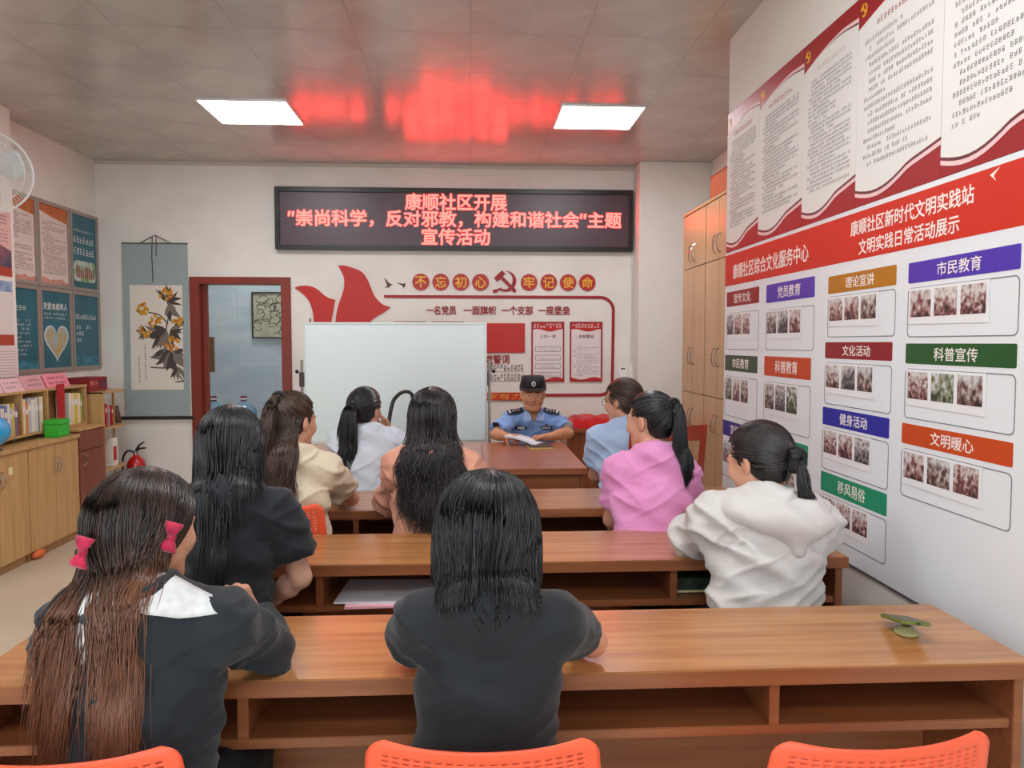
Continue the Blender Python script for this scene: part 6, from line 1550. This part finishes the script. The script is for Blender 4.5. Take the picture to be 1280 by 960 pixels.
# ---- J: the police officer
def cast_officer():
    rng = np.random.RandomState(10)
    p = person('police officer in light blue short sleeved uniform and black cap, seated facing the audience', dict(
        hip=(.505, 6.24, .50), neck=(.500, 6.08, .945), head=(.494, 5.995, 1.095), yaw=180, hyaw=178, open=[(cone((.50, 6.02, .955), (.50, 5.93, .865), .045, .012), .012)], hpitch=2, s=1.09, male=True, w=1.12, h=.0045, th=.0055, sh=[(.672, 6.06, .898), (.325, 6.06, .902)], el=[(.765, 5.90, .805), (.195, 5.875, .80)],
        wr=[(.565, 5.715, .795), (.285, 5.72, .80)], hand=[((-.95, -.15, .02), (0, -.25, -.95), 34, 8, 1), ((.45, -.75, .10), (.3, .1, -.9), 42, 5, -1)], sleeve=(.78, .076), ease=.018, hem=.48, top=fabric('uniform_blue', '86abe0', '7b9fd8', .7), top_name='uniform_shirt', wrinkle=.008, skin=('d29a76', 'c68e6a'), hs=1.0, neckr=.066))
    c, M, s = p['head'], p['M'], p['s']; t = p['t']; nk = p['neck']; top = p['top']
    M_uni = fabric('uniform_blue', '86abe0'); M_navy = mat('uniform_navy', '141a30', .6); M_silver = mat('badge_silver', 'd6d8dc', .4)
    Xr = (1, 0, 0); Up = (0, .25, 1)                       # image right, up; cloth faces -y
    org = V3(.50, 5.95, .88)
    for q in (-1, 1):
        patch('collar', p, V3(.50, 5.97, .945), Xr, (0, .5, .86), [(q * .012, -.045), (q * .075, -.062), (q * .085, -.005), (q * .062, .03), (q * .035, .02)], .010, mat('collar_blue', '9db9ea', .7), t)
        patch('pocket', p, org, Xr, Up, [(q * .05, -.055), (q * .145, -.055), (q * .145, -.14), (q * .098, -.155), (q * .05, -.14)], .004, M_uni, t)
        patch('pocket_flap', p, org, Xr, Up, [(q * .048, -.045), (q * .148, -.045), (q * .148, -.068), (q * .098, -.082), (q * .048, -.068)], .0065, M_uni, t)
        e = patch('epaulette', p, V3(.5 + q * .135, 6.05, .93), (q * 1, 0, -.25), (q * 0, q * 1.0, .1) if q > 0 else (0, -1.0, .1), [(-.065, -.026), (.055, -.03), (.055, .03), (-.065, .026)], .007, M_navy, t) if False else None
    # shoulder boards laid on the shoulders
    for q in (-1, 1):
        a = unit(V3(q * 1, -.12, -.28)); b = unit(np.cross((0, 0, 1), a)); n = unit(np.cross(a, b)); n = n if n[2] > 0 else -n
        n = unit(n + V3(0, -.55, 0)); b = unit(np.cross(n, a)); o0 = V3(.5 + q * .078, 6.035, .965)
        def on(u, w, off):
            P3 = np.array([o0 + a * u + b * w + n * .05])
            for _ in range(50): P3 = P3 - n * np.clip(p['T'].sample(P3) - off, -.008, .008)[:, None] * .8
            return P3[0]
        mb = MB(); NU, NW = 10, 4; vs = [on(.125 * i / NU, -.028 + .056 * j / NW, .009) for i in range(NU + 1) for j in range(NW + 1)]
        mb.add([tuple(x) for x in vs], [(i * 5 + j, (i + 1) * 5 + j, (i + 1) * 5 + j + 1, i * 5 + j + 1) for i in range(NU) for j in range(NW)])
        ep = mb.build('epaulette', M_navy, t, solid=.006, smooth=60)
        vs = [on(.100 + .014 * i, -.022 + .044 * j / 3, .0145) for i in range(2) for j in range(4)]
        mb = MB(); mb.add([tuple(x) for x in vs], [(j, 4 + j, 5 + j, j + 1) for j in range(3)]); mb.build('rank_bar', M_silver, ep, solid=.003)
        for u in (.03, .055, .080): MB().ball(on(u, 0, .014), (.0085, .0085, .005), 10, 6).build('rank_star', M_silver, ep)
    nb = patch('name_badge', p, org, Xr, Up, [(.052, -.025), (.142, -.022), (.142, -.048), (.052, -.050)], .009, M_navy, t)
    patch('badge_plate', p, org, Xr, Up, [(.062, -.031), (.132, -.029), (.132, -.040), (.062, -.042)], .012, mat('badge_letter', 'b8c0d0', .5), nb)
    nb = patch('chest_badge', p, org, Xr, Up, [(-.145, -.022), (-.10, -.016), (-.055, -.028), (-.055, -.046), (-.10, -.050), (-.145, -.040)], .009, M_navy, t)
    patch('badge_plate', p, org, Xr, Up, [(-.13, -.028), (-.10, -.024), (-.07, -.032), (-.07, -.041), (-.10, -.043), (-.13, -.036)], .012, M_silver, nb)
    patch('emblem_pin', p, org, Xr, Up, [(.085, -.008), (.094, -.004), (.103, -.008), (.098, -.018), (.09, -.018)], .009, mat('pin_red', '9a2c40', .4), t)
    patch('sleeve_patch', p, V3(.715, 5.96, .87), (.6, .8, 0), (.1, 0, 1), [(-.025, .03), (.025, .03), (.028, -.01), (0, -.035), (-.028, -.01)], .007, M_silver, t)
    patch('sleeve_patch', p, V3(.285, 5.96, .87), (.6, -.8, 0), (-.1, 0, 1), [(-.025, .03), (.025, .03), (.028, -.01), (0, -.035), (-.028, -.01)], .007, M_navy, t)
    patch('placket', p, org, Xr, Up, [(-.016, .0), (.016, .0), (.016, -.20), (-.016, -.20)], .004, M_uni, t, 3, 6)
    for k in range(3): patch('button', p, V3(.5, 5.95, .865 - .055 * k), Xr, Up, [(.006 * math.cos(a), .006 * math.sin(a)) for a in [2 * math.pi * i / 8 for i in range(8)]], .010, mat('button_blue', '5f7fb8', .4), t, 1, 1)
    # short hair under the cap
    v, f, t_ = hair_cap(c, M, s, -.006, -.05, .0, .1); parts = [(v, f, t_)]
    parts.append(tied_hair(rng, c, M, s, 300, unit((0, -.5, .9)), .0013, (.0, .3), -5)); put_hair(p, parts, H_black)
    # cap
    Pm = lambda x, y, z: c + M @ (V3(x, y, z) * s); Cf = Field(c - .22, c + .22, .004)
    Cf.add(cone(Pm(0, .0, .045), Pm(0, .004, .10), .094 * s, .086 * s), .0); Cf.add(ell(Pm(0, -.008, .06), np.array((.092, .110, .07)) * s, M), .02); Cf.add(cone(Pm(-.035, .06, .10), Pm(.035, .06, .10), .040 * s, .040 * s), .03)
    Cf.cut(lambda g: ((g - c.astype(np.float32)) @ M.astype(np.float32) / s)[..., 2] - (.140 + .10 * np.clip(((g - c.astype(np.float32)) @ M.astype(np.float32) / s)[..., 1], -.1, .1) * .15))
    Mx = Matrix(M.tolist())
    Cf.cut(lambda g: (.047 - ((g - c.astype(np.float32)) @ M.astype(np.float32) / s)[..., 2]) + .12 * np.clip(-((g - c.astype(np.float32)) @ M.astype(np.float32) / s)[..., 1], 0, .1) * 0)
    v, f = Cf.mesh(2); cap = np_mesh('cap', v, f, mat('cap_black', '1d1820', .7, bump=(300, .1)), t)
    mb = MB(); NR, NA = 5, 24
    for i in range(NR + 1):
        for j in range(NA + 1):
            a = R(-78 + 156 * j / NA); r0x, r0y = .092, .108; e = i / NR; rx, ry = r0x + .006 * e, r0y + .052 * e * math.cos(a) ** .6
            x, y = rx * math.sin(a), -.008 + ry * math.cos(a) if False else -.004 + ry * math.cos(a)
            mb.v.append(tuple(Pm(x, y, .056 - .012 * e - .10 * x * x / .092 * e)))
    for i in range(NR):
        for j in range(NA): k = i * (NA + 1) + j; mb.f.append((k, k + 1, k + NA + 2, k + NA + 1)); mb.m.append(0)
    mb.build('cap_visor', mat('cap_visor_black', '221b20', .5), cap, solid=.004, smooth=60)
    patch('cap_badge', p, Pm(0, .11, .088), M @ V3(-1, 0, 0), M @ V3(0, -.3, 1), [(.018 * math.cos(a) * (1 if k % 2 else .86), .020 * math.sin(a)) for k, a in enumerate([2 * math.pi * i / 14 for i in range(14)])], .003, M_silver, cap, 3, 1, F=Cf)
    patch('cap_badge_centre', p, Pm(0, .11, .090), M @ V3(-1, 0, 0), M @ V3(0, -.3, 1), [(.009 * math.cos(a), .009 * math.sin(a)) for a in [2 * math.pi * i / 10 for i in range(10)]], .0055, mat('badge_navy', '3a4a80', .4), cap, 2, 1, F=Cf)
    # the sheets in his hand
    d = thing('document', 'white sheets held by the police officer above the front table', 'paper', (.40, 5.62, .7505), R(-28))
    for k in range(3):
        mb = MB(); nx = 10
        for i in range(nx + 1):
            for y in (-.075, .075): mb.v.append((-.13 + .26 * i / nx, y + .004 * k, .062 - .060 * (i / nx) + .012 * math.sin(math.pi * i / nx) + .004 * k))
        for i in range(nx): mb.f.append((2 * i, 2 * i + 2, 2 * i + 3, 2 * i + 1)); mb.m.append(0)
        mb.build('sheet', M_sheet, d, world=False, solid=.0012)
    return p
cast_bob(); cast_bows(); cast_tee(); cast_hood(); cast_cream(); cast_wavy(); cast_pony(); cast_pink(); cast_blue(); cast_officer()
_c = place_chair(-.80, 3.22, 'orange perforated plastic chair showing behind the cream blouse', R(4)); _c.scale = (1.06, 1, 1.08)
place_chair(.505, 6.17, 'orange perforated plastic chair under the police officer', R(180))
def make_stool():
    t = thing('plastic_stool', '', 'stool', (0, 0, 0))
    MB().prism(Wall((0, 0, 0), (1, 0, 0), (0, 1, 0)), rrect(-.17, .17, -.16, .16, .05, 6), .405, .437).build('seat', M_orange, t, world=False, bevel=.008)
    for sx in (-1, 1):
        for sy in (-1, 1): MB().tube([(sx * .16, sy * .15, 0), (sx * .135, sy * .125, .41)], [.014, .018], 8).build('leg', M_orange, t, world=False)
    return t
stool0 = make_stool()
for k, (x, y, lab) in enumerate(((-.735, 2.36, 'low orange stool under the black T-shirt'), (.935, 2.34, 'low orange stool under the white hooded jacket'), (-.155, 3.10, 'low orange stool under the long wavy haired woman'),
                                 (.745, 3.05, 'low orange stool under the pink T-shirt'), (-.575, 4.08, 'low orange stool under the pale blue shirt near whiteboard'))):
    c_ = stool0 if k == 0 else copy_tree(stool0)
    c_.location = (x, y, 0); c_['label'] = lab; c_['group'] = 'low orange stools'
